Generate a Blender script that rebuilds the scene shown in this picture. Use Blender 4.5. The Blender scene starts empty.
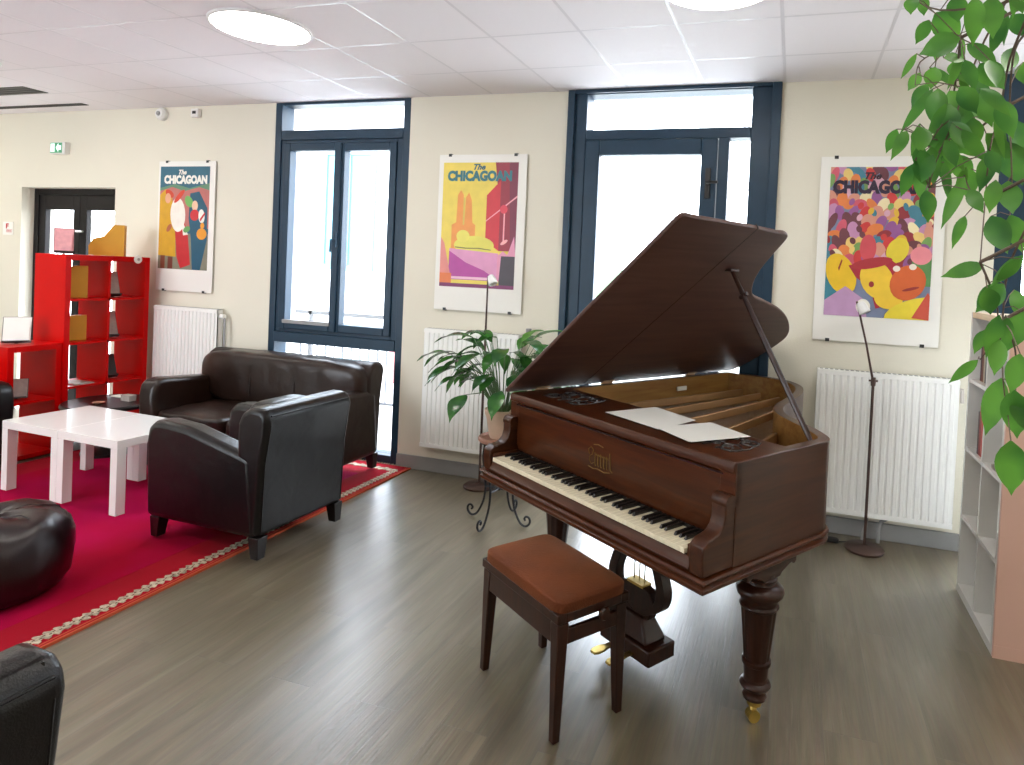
import bpy, bmesh, math, random
from mathutils import Vector, Matrix
PI = math.pi
random.seed(7)
S = bpy.context.scene
COL = S.collection

# ------------------------------------------------------------------ camera
cam = bpy.data.objects.new('camera', bpy.data.cameras.new('camera'))
COL.objects.link(cam)
cam.data.sensor_width = 36.0
cam.data.lens = 22.8527
cam.data.shift_x = -0.079875
cam.data.shift_y = -0.094869
cam.data.clip_start = 0.05
_r = Vector((0.95478059, 0.2937703, 0.04574976)); _u = Vector((-0.04956851, 0.00556297, 0.99875523)); _d = Vector((-0.29315012, 0.95585986, -0.01987317))
cam.matrix_world = Matrix(((_r.x, _u.x, -_d.x, 0.90479), (_r.y, _u.y, -_d.y, -4.37364), (_r.z, _u.z, -_d.z, 1.57443), (0, 0, 0, 1)))
S.camera = cam
# ------------------------------------------------------------------ world, exposure
W = bpy.data.worlds.new('sky'); S.world = W; W.use_nodes = True
nt = W.node_tree; bg = nt.nodes['Background']
tc = nt.nodes.new('ShaderNodeTexCoord'); sp = nt.nodes.new('ShaderNodeSeparateXYZ'); cr = nt.nodes.new('ShaderNodeValToRGB')
nt.links.new(tc.outputs['Generated'], sp.inputs[0]); nt.links.new(sp.outputs['Z'], cr.inputs[0]); nt.links.new(cr.outputs[0], bg.inputs[0])
cr.color_ramp.elements[0].position = 0.0; cr.color_ramp.elements[0].color = (0.92, 0.96, 1, 1)
cr.color_ramp.elements[1].position = 0.8; cr.color_ramp.elements[1].color = (0.80, 0.89, 1, 1)
bg.inputs[1].default_value = 16.0
S.view_settings.view_transform = 'Standard'; S.view_settings.look = 'None'
S.view_settings.exposure = 0.0; S.view_settings.gamma = 1.0; S.view_settings.use_curve_mapping = False
LAMP = 23.0

def portal(name, loc, size, rot):
    l = bpy.data.lights.new(name, 'AREA'); l.shape = 'RECTANGLE'; l.size, l.size_y = size
    l.cycles.is_portal = True
    o = bpy.data.objects.new(name, l); o.location = loc; o.rotation_euler = rot; COL.objects.link(o)

# ------------------------------------------------------------------ helpers
def lin(c):
    c = c / 255.0
    return c / 12.92 if c <= 0.04045 else ((c + 0.055) / 1.055) ** 2.4
def rgb(r, g, b): return (lin(r), lin(g), lin(b), 1)

def mat(name, col, rough=0.5, metal=0.0, bump=0.0, bscale=60.0, var=0.0, vscale=4.0, coat=0.0, spec=0.5, stretch=None, emit=0.0, sub=0.0):
    m = bpy.data.materials.new(name); m.use_nodes = True
    n = m.node_tree; b = n.nodes['Principled BSDF']
    b.inputs['Base Color'].default_value = col; b.inputs['Roughness'].default_value = rough
    b.inputs['Metallic'].default_value = metal; b.inputs['Specular IOR Level'].default_value = spec
    b.inputs['Coat Weight'].default_value = coat; b.inputs['Coat Roughness'].default_value = 0.15
    if emit: b.inputs['Emission Color'].default_value = col; b.inputs['Emission Strength'].default_value = emit
    if sub: b.inputs['Transmission Weight'].default_value = sub
    t = n.nodes.new('ShaderNodeTexCoord'); mp = n.nodes.new('ShaderNodeMapping'); n.links.new(t.outputs['Object'], mp.inputs[0])
    if stretch: mp.inputs['Scale'].default_value = stretch
    nz = n.nodes.new('ShaderNodeTexNoise'); nz.inputs['Scale'].default_value = vscale; nz.inputs['Detail'].default_value = 4
    n.links.new(mp.outputs[0], nz.inputs['Vector'])
    if var:
        mx = n.nodes.new('ShaderNodeMix'); mx.data_type = 'RGBA'
        mx.inputs[6].default_value = tuple(x * (1 - var) for x in col[:3]) + (1,)
        mx.inputs[7].default_value = tuple(min(1, x * (1 + var)) for x in col[:3]) + (1,)
        rp = n.nodes.new('ShaderNodeMapRange'); rp.inputs[1].default_value = 0.3; rp.inputs[2].default_value = 0.7
        n.links.new(nz.outputs['Fac'], rp.inputs[0]); n.links.new(rp.outputs[0], mx.inputs[0]); n.links.new(mx.outputs[2], b.inputs['Base Color'])
    if bump:
        nb = n.nodes.new('ShaderNodeTexNoise'); nb.inputs['Scale'].default_value = bscale; nb.inputs['Detail'].default_value = 3
        n.links.new(mp.outputs[0], nb.inputs['Vector'])
        bp = n.nodes.new('ShaderNodeBump'); bp.inputs['Strength'].default_value = bump; bp.inputs['Distance'].default_value = 0.01
        n.links.new(nb.outputs['Fac'], bp.inputs['Height']); n.links.new(bp.outputs[0], b.inputs['Normal'])
    return m

def leather(name, col):
    m = mat(name, col, 0.29, bump=0.12, bscale=220, var=0.35, vscale=5, coat=0.0, spec=0.36)
    n = m.node_tree; b = n.nodes['Principled BSDF']
    t = n.nodes.new('ShaderNodeTexCoord')
    nz = n.nodes.new('ShaderNodeTexNoise'); nz.inputs['Scale'].default_value = 7; nz.inputs['Detail'].default_value = 2; nz.inputs['Distortion'].default_value = 0.3
    n.links.new(t.outputs['Object'], nz.inputs['Vector'])
    bp = n.nodes.new('ShaderNodeBump'); bp.inputs['Strength'].default_value = 0.2; bp.inputs['Distance'].default_value = 0.03
    n.links.new(nz.outputs['Fac'], bp.inputs['Height'])
    prev = b.inputs['Normal'].links[0].from_node
    n.links.new(bp.outputs[0], prev.inputs['Normal'])
    return m

def wood(name, c1, c2, rough=0.3, coat=0.3, axis='X', scale=1.0):
    m = mat(name, c1, rough, coat=coat, spec=0.3); n = m.node_tree; b = n.nodes['Principled BSDF']
    t = n.nodes.new('ShaderNodeTexCoord'); mp = n.nodes.new('ShaderNodeMapping'); n.links.new(t.outputs['Object'], mp.inputs[0])
    s = {'X': (1.2, 14, 14), 'Y': (14, 1.2, 14), 'Z': (14, 14, 1.2)}[axis]; mp.inputs['Scale'].default_value = tuple(q * scale for q in s)
    nz = n.nodes.new('ShaderNodeTexNoise'); nz.inputs['Scale'].default_value = 2.2; nz.inputs['Detail'].default_value = 6; nz.inputs['Distortion'].default_value = 0.6
    n.links.new(mp.outputs[0], nz.inputs['Vector'])
    rp = n.nodes.new('ShaderNodeValToRGB'); rp.color_ramp.elements[0].position = 0.32; rp.color_ramp.elements[1].position = 0.7
    rp.color_ramp.elements[0].color = c2; rp.color_ramp.elements[1].color = c1
    n.links.new(nz.outputs['Fac'], rp.inputs[0]); n.links.new(rp.outputs[0], b.inputs['Base Color'])
    return m

def glass_mat(name, tint=(0.97, 0.985, 1, 1)):
    m = bpy.data.materials.new(name); m.use_nodes = True; n = m.node_tree; n.nodes.clear()
    o = n.nodes.new('ShaderNodeOutputMaterial'); mx = n.nodes.new('ShaderNodeMixShader'); tr = n.nodes.new('ShaderNodeBsdfTransparent'); gl = n.nodes.new('ShaderNodeBsdfGlossy')
    tr.inputs[0].default_value = tint; gl.inputs['Roughness'].default_value = 0.02; mx.inputs[0].default_value = 0.05
    n.links.new(tr.outputs[0], mx.inputs[1]); n.links.new(gl.outputs[0], mx.inputs[2]); n.links.new(mx.outputs[0], o.inputs[0])
    return m

class MB:
    """collects shapes into one mesh"""
    def __init__(s): s.bm = bmesh.new(); s.mi = 0
    def face(s, vs, mi=None):
        try:
            f = s.bm.faces.new(vs); f.material_index = s.mi if mi is None else mi; return f
        except ValueError: return None
    def v(s, p): return s.bm.verts.new(p)
    def hexa(s, p):
        v = [s.v(q) for q in p]
        for f in ((0, 3, 2, 1), (4, 5, 6, 7), (0, 1, 5, 4), (1, 2, 6, 5), (2, 3, 7, 6), (3, 0, 4, 7)): s.face([v[i] for i in f])
        return s
    def box(s, x0, x1, y0, y1, z0, z1):
        return s.hexa([(x0, y0, z0), (x1, y0, z0), (x1, y1, z0), (x0, y1, z0), (x0, y0, z1), (x1, y0, z1), (x1, y1, z1), (x0, y1, z1)])
    def prism(s, pts, a, b, axis='z', cap=True):
        f = {'z': lambda p, h: (p[0], p[1], h), 'x': lambda p, h: (h, p[0], p[1]), 'y': lambda p, h: (p[0], h, p[1])}[axis]
        A = [s.v(f(p, a)) for p in pts]; B = [s.v(f(p, b)) for p in pts]; n = len(pts)
        for i in range(n): s.face([A[i], A[(i + 1) % n], B[(i + 1) % n], B[i]])
        if cap: s.face(A[::-1]); s.face(B)
        return s
    def tube(s, pts, r, n=8, cap=True):
        pts = [Vector(p) for p in pts]; R = r if isinstance(r, (list, tuple)) else [r] * len(pts); rings = []; up = None
        for i, p in enumerate(pts):
            d = (pts[min(i + 1, len(pts) - 1)] - pts[max(i - 1, 0)]).normalized()
            if up is None: up = Vector((0, 0, 1)) if abs(d.z) < 0.9 else Vector((1, 0, 0))
            a = d.cross(up)
            if a.length < 1e-4: a = d.cross(Vector((0, 1, 0)))
            a.normalize(); b = a.cross(d).normalized(); up = b
            rings.append([s.v(p + (a * math.cos(2 * PI * k / n) + b * math.sin(2 * PI * k / n)) * R[i]) for k in range(n)])
        for A, B in zip(rings, rings[1:]):
            for k in range(n): s.face([A[k], A[(k + 1) % n], B[(k + 1) % n], B[k]])
        if cap: s.face(rings[0][::-1]); s.face(rings[-1])
        return s
    def lathe(s, prof, c=(0, 0, 0), n=24, cap=True, flute=0, fa=0.0):
        rings = []
        for r, z in prof:
            rings.append([s.v((c[0] + r * math.cos(2 * PI * k / n), c[1] + r * math.sin(2 * PI * k / n), c[2] + z)) for k in range(n)])
        for A, B in zip(rings, rings[1:]):
            for k in range(n): s.face([A[k], A[(k + 1) % n], B[(k + 1) % n], B[k]])
        if cap: s.face(rings[0][::-1]); s.face(rings[-1])
        return s
    def ball(s, c, r, n=12, sc=(1, 1, 1)):
        prof = [(max(1e-4, math.sin(PI * i / (n // 2))), -math.cos(PI * i / (n // 2))) for i in range(n // 2 + 1)]
        rings = [[s.v((c[0] + r * sc[0] * p * math.cos(2 * PI * k / n), c[1] + r * sc[1] * p * math.sin(2 * PI * k / n), c[2] + r * sc[2] * z)) for k in range(n)] for p, z in prof]
        for A, B in zip(rings, rings[1:]):
            for k in range(n): s.face([A[k], A[(k + 1) % n], B[(k + 1) % n], B[k]])
        return s
    def cushion(s, x0, x1, y0, y1, z0, z1, k=7.0, n=14, crown=0.0, noise=0.0):
        c = Vector(((x0 + x1) / 2, (y0 + y1) / 2, (z0 + z1) / 2)); h = Vector(((x1 - x0) / 2, (y1 - y0) / 2, (z1 - z0) / 2))
        cache = {}
        def pt(a, b, d):
            key = (round(a, 4), round(b, 4), round(d, 4))
            if key in cache: return cache[key]
            l = (abs(a) ** k + abs(b) ** k + abs(d) ** k) ** (1 / k)
            q = Vector((a / l, b / l, d / l)); zz = q.z
            if crown and d > 0: zz += crown / h.z * (1 - q.x * q.x) * (1 - q.y * q.y)
            p = Vector((c.x + q.x * h.x, c.y + q.y * h.y, c.z + zz * h.z))
            if noise: p += Vector((math.sin(p.y * 31 + p.z * 17), math.sin(p.x * 29 + p.z * 13), math.sin(p.x * 23 + p.y * 27))) * noise
            cache[key] = s.v(p); return cache[key]
        g = [2 * i / n - 1 for i in range(n + 1)]
        for ax in range(3):
            for sg in (-1, 1):
                for i in range(n):
                    for j in range(n):
                        q = []
                        for a, b in ((g[i], g[j]), (g[i + 1], g[j]), (g[i + 1], g[j + 1]), (g[i], g[j + 1])):
                            t = [0, 0, 0]; t[ax] = sg; t[(ax + 1) % 3] = a; t[(ax + 2) % 3] = b; q.append(pt(*t))
                        s.face(q if sg > 0 else q[::-1])
        return s
    def build(s, name, mats, parent=None, bevel=0.0, seg=2, angle=35, flat=False, mod_sub=0, loc=None):
        bmesh.ops.recalc_face_normals(s.bm, faces=s.bm.faces[:])
        me = bpy.data.meshes.new(name); s.bm.to_mesh(me); s.bm.free()
        for m in (mats if isinstance(mats, (list, tuple)) else [mats]): me.materials.append(m)
        if not flat:
            me.polygons.foreach_set('use_smooth', [True] * len(me.polygons)); me.set_sharp_from_angle(angle=math.radians(angle))
        o = bpy.data.objects.new(name, me); COL.objects.link(o)
        if parent: o.parent = parent
        if loc: o.location = loc
        if bevel:
            b = o.modifiers.new('bevel', 'BEVEL'); b.width = bevel; b.segments = seg; b.limit_method = 'ANGLE'; b.angle_limit = math.radians(35); b.harden_normals = False
        if mod_sub: o.modifiers.new('sub', 'SUBSURF').levels = mod_sub; o.modifiers['sub'].render_levels = mod_sub
        return o

def tag(o, label=None, cat=None, group=None, kind=None):
    if label: o['label'] = label
    if cat: o['category'] = cat
    if group: o['group'] = group
    if kind: o['kind'] = kind
    return o
def thing(name, label, cat, loc=(0, 0, 0), rz=0.0, group=None):
    o = bpy.data.objects.new(name, None); COL.objects.link(o); o.empty_display_size = 0.1
    o.location = loc; o.rotation_euler = (0, 0, rz); return tag(o, label, cat, group)
def struct(o): o['kind'] = 'structure'; return o
def clone(root, loc, rz=None, label=None, group=None):
    def cp(o, par):
        c = o.copy(); COL.objects.link(c); c.parent = par
        for ch in [k for k in bpy.data.objects if k.parent == o]: cp(ch, c)
        return c
    r = cp(root, None); r.location = loc
    if rz is not None: r.rotation_euler = (0, 0, rz)
    if label: r['label'] = label
    if group: r['group'] = group
    return r
def text_mesh(txt, size, font_off=0.0, ext=0.0004, shear=0.0):
    c = bpy.data.curves.new('txt', 'FONT'); c.body = txt; c.size = size; c.offset = font_off; c.extrude = ext; c.align_x = 'CENTER'; c.shear = shear; c.resolution_u = 3
    o = bpy.data.objects.new('txt', c); COL.objects.link(o)
    dg = bpy.context.evaluated_depsgraph_get(); me = bpy.data.meshes.new_from_object(o.evaluated_get(dg))
    bpy.data.objects.remove(o); bpy.data.curves.remove(c); me.materials.clear(); return me
def text_on_wall(name, txt, size, m, parent, loc, width=None, height=None, off=0.0, shear=0.0, rot=(PI / 2, 0, 0)):
    me = text_mesh(txt, size, off, shear=shear)
    xs = [v.co.x for v in me.vertices]; ys = [v.co.y for v in me.vertices]
    cx = (max(xs) + min(xs)) / 2; sx = width / (max(xs) - min(xs)) if width else 1; sy = height / (max(ys) - min(ys)) if height else sx
    y0 = min(ys)
    for v in me.vertices: v.co.x = (v.co.x - cx) * sx; v.co.y = (v.co.y - y0) * sy
    me.materials.append(m); o = bpy.data.objects.new(name, me); COL.objects.link(o); o.parent = parent; o.location = loc; o.rotation_euler = rot
    return o

# ------------------------------------------------------------------ materials
M = {}
M['wall'] = mat('wall_paint', rgb(228, 223, 207), 0.75, bump=0.15, bscale=90, var=0.015, vscale=1.5)
M['leftwall'] = M['wall']
M['white_paint'] = mat('white_paint', rgb(235, 234, 230), 0.45, var=0.02)
M['frame'] = mat('window_frame_metal', rgb(30, 56, 76), 0.40, spec=0.35, var=0.08, vscale=8)
M['dark_frame'] = mat('door_frame_dark', rgb(24, 21, 22), 0.5, var=0.1, spec=.2)
M['glass'] = glass_mat('window_glass')
M['skirt'] = mat('skirting_grey', rgb(150, 150, 150), 0.45, var=0.05)
M['radiator'] = mat('radiator_enamel', rgb(244, 244, 241), 0.35, var=0.01)
M['leather'] = leather('brown_black_leather', (0.004, 0.0028, 0.003, 1))
M['leather_sofa'] = leather('dark_brown_leather', (0.017, 0.0075, 0.005, 1))
M['leather_pouf'] = leather('oxblood_leather', (0.014, 0.003, 0.004, 1))
M['dark_wood'] = wood('stained_leg_wood', (0.010, 0.006, 0.006, 1), (0.005, 0.003, 0.003, 1), 0.4, axis='Z')
M['red'] = mat('red_lacquer', rgb(196, 2, 2), 0.33, var=0.04, spec=0.1)
M['white_lacquer'] = mat('white_lacquer', rgb(236, 234, 230), 0.16, var=0.01, coat=0.3)
M['piano'] = wood('mahogany_veneer', (0.066, 0.020, 0.006, 1), (0.034, 0.009, 0.003, 1), 0.34, coat=0.12, axis='X', scale=1.3)
M['piano_side'] = wood('mahogany_veneer_side', (0.066, 0.020, 0.006, 1), (0.034, 0.009, 0.003, 1), 0.34, coat=0.12, axis='Y', scale=1.3)
M['piano_leg'] = wood('mahogany_turned', (0.038, 0.0095, 0.0035, 1), (0.016, 0.004, 0.002, 1), 0.32, coat=0.12, axis='Z', scale=1.5)
M['lid'] = wood('mahogany_lid', (0.105, 0.048, 0.036, 1), (0.068, 0.030, 0.024, 1), 0.42, coat=0.0, axis='Y', scale=0.8)
M['inner_wood'] = wood('golden_spruce', (0.36, 0.19, 0.055, 1), (0.24, 0.11, 0.03, 1), 0.4, coat=0.2, axis='Y')
M['piano'] = wood('mahogany_front', (0.082, 0.020, 0.004, 1), (0.040, 0.009, 0.002, 1), 0.34, coat=0.12, axis='X', scale=1.3)
M['gold'] = mat('gold_leaf', (0.24, 0.15, 0.045, 1), 0.45, metal=0.8, var=0.1, vscale=40)
M['brass'] = mat('brass', (0.62, 0.44, 0.12, 1), 0.3, metal=1.0, var=0.2, vscale=20)
M['iron_gold'] = mat('cast_plate_bronze', (0.40, 0.22, 0.09, 1), 0.4, metal=0.5, var=0.15)
M['strings'] = mat('steel_strings', (0.62, 0.56, 0.52, 1), 0.35, metal=0.8)
M['ivory'] = mat('ivory_key', rgb(236, 226, 198), 0.25, coat=0.3, var=0.02, vscale=20)
M['ebony'] = mat('ebony_key', (0.012, 0.010, 0.010, 1), 0.25, coat=0.3)
M['felt_red'] = mat('red_felt', rgb(150, 20, 20), 0.9, bump=0.3, bscale=300)
M['velvet'] = mat('rust_velvet', (0.105, 0.022, 0.003, 1), 0.75, bump=0.25, bscale=180, var=0.3, vscale=7, spec=0.25)
_b = M['velvet'].node_tree.nodes['Principled BSDF']; _b.inputs['Sheen Weight'].default_value = 0.25; _b.inputs['Sheen Tint'].default_value = (1, 0.45, 0.2, 1)
M['paper'] = mat('sheet_paper', rgb(240, 238, 232), 0.7, var=0.01, vscale=9)
M['board'] = mat('poster_board_white', rgb(238, 236, 230), 0.5, var=0.01)
M['black'] = mat('black_plastic', (0.012, 0.012, 0.013, 1), 0.4, var=0.1)
M['lamp_metal'] = mat('brown_grey_metal', rgb(92, 72, 66), 0.35, metal=0.6, var=0.1)
M['lamp_white'] = mat('white_shade', rgb(236, 236, 236), 0.4)
M['iron'] = mat('black_wrought_iron', (0.018, 0.018, 0.022, 1), 0.45, metal=0.5, bump=0.2, bscale=120)
M['terracotta'] = mat('brown_terracotta', rgb(158, 112, 92), 0.6, var=0.15, vscale=12)
M['pot'] = mat('pinkish_pot', rgb(205, 175, 150), 0.5, var=0.1, vscale=10)
M['soil'] = mat('potting_soil', (0.03, 0.02, 0.012, 1), 0.95, bump=0.6, bscale=80)
M['stem'] = mat('green_stem', rgb(70, 100, 50), 0.5)
M['bark'] = mat('twig_bark', rgb(96, 78, 66), 0.75, bump=0.4, bscale=120, var=0.2)
M['card_yellow'] = mat('yellow_card', rgb(206, 150, 40), 0.6, var=0.1)
M['card_dark'] = mat('dark_plastic_holder', (0.03, 0.028, 0.03, 1), 0.4)
M['pink_paper'] = mat('pink_leaflet', rgb(222, 160, 165), 0.6, var=0.1, vscale=30)
M['grey_paper'] = mat('grey_leaflet', rgb(170, 160, 152), 0.6, var=0.15, vscale=30)
M['pinkside'] = mat('pink_reflection', rgb(212, 172, 156), 0.45, var=0.03)  # pink reflection on the bookcase's end, put into the base colour
M['birch'] = wood('birch_edge', rgb(222, 200, 170), rgb(205, 180, 150), 0.5, coat=0, axis='Y')

def leafmat(name, c1, c2, rough=0.35):
    m = mat(name, c1, rough, var=0.0, coat=0.1); n = m.node_tree; b = n.nodes['Principled BSDF']
    t = n.nodes.new('ShaderNodeTexCoord'); nz = n.nodes.new('ShaderNodeTexNoise'); nz.inputs['Scale'].default_value = 9
    n.links.new(t.outputs['Object'], nz.inputs['Vector'])
    mx = n.nodes.new('ShaderNodeMix'); mx.data_type = 'RGBA'; mx.inputs[6].default_value = c1; mx.inputs[7].default_value = c2
    mr = n.nodes.new('ShaderNodeMapRange'); mr.inputs[1].default_value = 0.35; mr.inputs[2].default_value = 0.65
    n.links.new(nz.outputs['Fac'], mr.inputs[0]); n.links.new(mr.outputs[0], mx.inputs[0]); n.links.new(mx.outputs[2], b.inputs['Base Color'])
    tl = n.nodes.new('ShaderNodeBsdfTranslucent'); ms = n.nodes.new('ShaderNodeMixShader'); ms.inputs[0].default_value = 0.42
    n.links.new(mx.outputs[2], tl.inputs[0]); o = n.nodes['Material Output']
    n.links.new(b.outputs[0], ms.inputs[1]); n.links.new(tl.outputs[0], ms.inputs[2]); n.links.new(ms.outputs[0], o.inputs[0])
    return m
M['leaf_ficus'] = leafmat('ficus_leaf', rgb(98, 154, 58), rgb(52, 104, 44))
M['leaf_dark'] = leafmat('lily_leaf', rgb(38, 84, 42), rgb(66, 118, 50), 0.2)

# floor
def floor_mat():
    m = mat('vinyl_oak_planks', (0.3, 0.3, 0.3, 1), 0.34, spec=1.0, coat=0.35); n = m.node_tree; b = n.nodes['Principled BSDF']
    b.inputs['Coat Roughness'].default_value = 0.3
    t = n.nodes.new('ShaderNodeTexCoord'); mp = n.nodes.new('ShaderNodeMapping'); mp.inputs['Rotation'].default_value = (0, 0, PI / 2)
    n.links.new(t.outputs['Object'], mp.inputs[0])
    br = n.nodes.new('ShaderNodeTexBrick'); br.inputs['Scale'].default_value = 1; br.inputs['Brick Width'].default_value = 1.2; br.inputs['Row Height'].default_value = 0.18
    br.inputs['Mortar Size'].default_value = 0.0016; br.inputs['Mortar Smooth'].default_value = 0.3; br.offset = 0.37
    br.inputs['Color1'].default_value = (0, 0, 0, 1); br.inputs['Color2'].default_value = (1, 1, 1, 1); br.inputs['Mortar'].default_value = (0.5, 0.5, 0.5, 1)
    n.links.new(mp.outputs[0], br.inputs['Vector'])
    mp2 = n.nodes.new('ShaderNodeMapping'); mp2.inputs['Scale'].default_value = (1.0, 9, 1); 
    add = n.nodes.new('ShaderNodeVectorMath'); add.operation = 'MULTIPLY_ADD'; add.inputs[1].default_value = (7, 7, 7)
    n.links.new(br.outputs['Color'], add.inputs[0]); n.links.new(mp.outputs[0], add.inputs[2]); n.links.new(add.outputs[0], mp2.inputs[0])
    g = n.nodes.new('ShaderNodeTexNoise'); g.inputs['Scale'].default_value = 1.6; g.inputs['Detail'].default_value = 7; g.inputs['Distortion'].default_value = 0.5; g.inputs['Roughness'].default_value = 0.6
    n.links.new(mp2.outputs[0], g.inputs['Vector'])
    rp = n.nodes.new('ShaderNodeValToRGB'); e = rp.color_ramp.elements
    e[0].position = 0.3; e[0].color = rgb(94, 84, 66); e[1].position = 0.72; e[1].color = rgb(133, 122, 101)
    x = e.new(0.5); x.color = rgb(114, 103, 83)
    n.links.new(g.outputs['Fac'], rp.inputs[0])
    # fine grain
    mp3 = n.nodes.new('ShaderNodeMapping'); mp3.inputs['Scale'].default_value = (2.5, 60, 1); n.links.new(add.outputs[0], mp3.inputs[0])
    g2 = n.nodes.new('ShaderNodeTexNoise'); g2.inputs['Scale'].default_value = 2; g2.inputs['Detail'].default_value = 3; n.links.new(mp3.outputs[0], g2.inputs['Vector'])
    mx = n.nodes.new('ShaderNodeMix'); mx.data_type = 'RGBA'; mx.blend_type = 'MULTIPLY'; mx.inputs[0].default_value = 0.35
    n.links.new(rp.outputs[0], mx.inputs[6]); n.links.new(g2.outputs['Color'], mx.inputs[7])
    # plank to plank tint and joints
    hv = n.nodes.new('ShaderNodeMapRange'); hv.inputs[3].default_value = 0.96; hv.inputs[4].default_value = 1.05; n.links.new(br.outputs['Color'], hv.inputs[0])
    m2 = n.nodes.new('ShaderNodeMix'); m2.data_type = 'RGBA'; m2.blend_type = 'MULTIPLY'; m2.inputs[0].default_value = 1
    n.links.new(mx.outputs[2], m2.inputs[6]); n.links.new(hv.outputs[0], m2.inputs[7])
    m3 = n.nodes.new('ShaderNodeMix'); m3.data_type = 'RGBA'; m3.inputs[7].default_value = rgb(96, 88, 77)
    n.links.new(br.outputs['Fac'], m3.inputs[0]); n.links.new(m2.outputs[2], m3.inputs[6]); n.links.new(m3.outputs[2], b.inputs['Base Color'])
    bp = n.nodes.new('ShaderNodeBump'); bp.inputs['Strength'].default_value = 0.25; bp.inputs['Distance'].default_value = 0.004
    n.links.new(g2.outputs['Fac'], bp.inputs['Height'])
    bp2 = n.nodes.new('ShaderNodeBump'); bp2.inputs['Strength'].default_value = 0.25; bp2.inputs['Distance'].default_value = 0.002; bp2.invert = True
    n.links.new(br.outputs['Fac'], bp2.inputs['Height']); n.links.new(bp.outputs[0], bp2.inputs['Normal']); n.links.new(bp2.outputs[0], b.inputs['Normal'])
    return m
M['floor'] = floor_mat()

def ceiling_mat():
    m = mat('mineral_ceiling_tiles', rgb(222, 219, 224), 0.8, bump=0.15, bscale=150); n = m.node_tree; b = n.nodes['Principled BSDF']
    t = n.nodes.new('ShaderNodeTexCoord'); mp = n.nodes.new('ShaderNodeMapping'); mp.inputs['Location'].default_value = (2.321, 0.52, 0)
    n.links.new(t.outputs['Object'], mp.inputs[0])
    br = n.nodes.new('ShaderNodeTexBrick'); br.offset = 0; br.inputs['Scale'].default_value = 1; br.inputs['Brick Width'].default_value = 0.5185; br.inputs['Row Height'].default_value = 0.565
    br.inputs['Mortar Size'].default_value = 0.009; br.inputs['Mortar Smooth'].default_value = 0.1
    br.inputs['Color1'].default_value = rgb(243, 240, 244); br.inputs['Color2'].default_value = rgb(246, 243, 247); br.inputs['Mortar'].default_value = rgb(226, 223, 228)
    n.links.new(mp.outputs[0], br.inputs['Vector']); n.links.new(br.outputs['Color'], b.inputs['Base Color'])
    bp2 = n.nodes.new('ShaderNodeBump'); bp2.inputs['Strength'].default_value = 0.6; bp2.inputs['Distance'].default_value = 0.006
    n.links.new(br.outputs['Fac'], bp2.inputs['Height']); n.links.new(bp2.outputs[0], b.inputs['Normal'])
    r = n.nodes.new('ShaderNodeMapRange'); r.inputs[3].default_value = 0.8; r.inputs[4].default_value = 0.3; n.links.new(br.outputs['Fac'], r.inputs[0]); n.links.new(r.outputs[0], b.inputs['Roughness'])
    return m
M['ceiling'] = ceiling_mat()

def catmull3(pts, n=4):
    pts = [Vector(p) for p in pts]; out = []
    for i in range(len(pts) - 1):
        p0 = pts[max(i - 1, 0)]; p1 = pts[i]; p2 = pts[i + 1]; p3 = pts[min(i + 2, len(pts) - 1)]
        for k in range(n):
            t = k / n; out.append(.5 * (2 * p1 + (p2 - p0) * t + (2 * p0 - 5 * p1 + 4 * p2 - p3) * t * t + (-p0 + 3 * p1 - 3 * p2 + p3) * t ** 3))
    out.append(pts[-1]); return out
# ------------------------------------------------------------------ the room
H = 2.853
XL, XR, YB = -7.4, 3.9, -7.0
W1 = (-3.25, -1.97); W2 = (-0.68, 0.775); W3 = (2.03, 3.5); DR = (-6.24, -5.02)
struct(MB().box(XL, XR, YB, 0.0, -0.1, 0).build('floor', M['floor']))
struct(MB().box(XL - .2, XR + .2, YB - .2, 0.3, H, H + 0.1).build('ceiling', M['ceiling']))
for a, b, z in ((XL - .2, DR[0], 0), (DR[1], W1[0], 0), (W1[1], W2[0], 0), (W2[1], W3[0], 0), (W3[1], XR + .2, 0), (DR[0], DR[1], 2.145)):
    struct(MB().box(a, b, 0, .3, z, H).build('wall_back', M['wall'], flat=True))
struct(MB().box(XL - .2, XL, YB - .2, 0, 0, H).build('wall_left', M['wall']))
# right wall, and the wall behind with a window opening added for light
struct(MB().box(XR, XR + .2, YB - .2, 0, 0, H).build('wall_right', M['wall']))
w = MB(); w.box(XL, -6.3, YB - .2, YB, 0, H).box(-3.2, XR, YB - .2, YB, 0, H)
for a, b in ((-6.3, -3.2),): w.box(a, b, YB - .2, YB, 0, .8).box(a, b, YB - .2, YB, 2.6, H)
struct(w.build('wall_front', M['wall'], flat=True))
for i, (a, b) in enumerate(((-6.3, -3.2),)):  # out-of-view window, added to throw light onto the back wall
    f = MB(); f.box(a, a + .07, YB - .15, YB - .05, .8, 2.6).box(b - .07, b, YB - .15, YB - .05, .8, 2.6).box(a, b, YB - .15, YB - .05, .8, .87).box(a, b, YB - .15, YB - .05, 2.53, 2.6).box((a + b) / 2 - .05, (a + b) / 2 + .05, YB - .15, YB - .05, .87, 2.53)
    r = struct(f.build('window_%d' % (i + 5), M['frame'])); MB().box(a + .07, b - .07, YB - .105, YB - .095, .87, 2.53).build('pane', M['glass'], r)
    portal('daylight_portal', ((a + b) / 2, YB - .16, 1.7), (b - a, 1.8), (-PI / 2 + PI, 0, 0))
for (a, b, z0, z1) in ((W1[0], W1[1], 0.02, H), (W2[0], W2[1], 0.02, H), (W3[0], W3[1], .02, H), (DR[0], DR[1], .02, 2.14)):
    portal('daylight_portal', ((a + b) / 2, .31, (z0 + z1) / 2), (b - a, z1 - z0), (-PI / 2, 0, 0))
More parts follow.
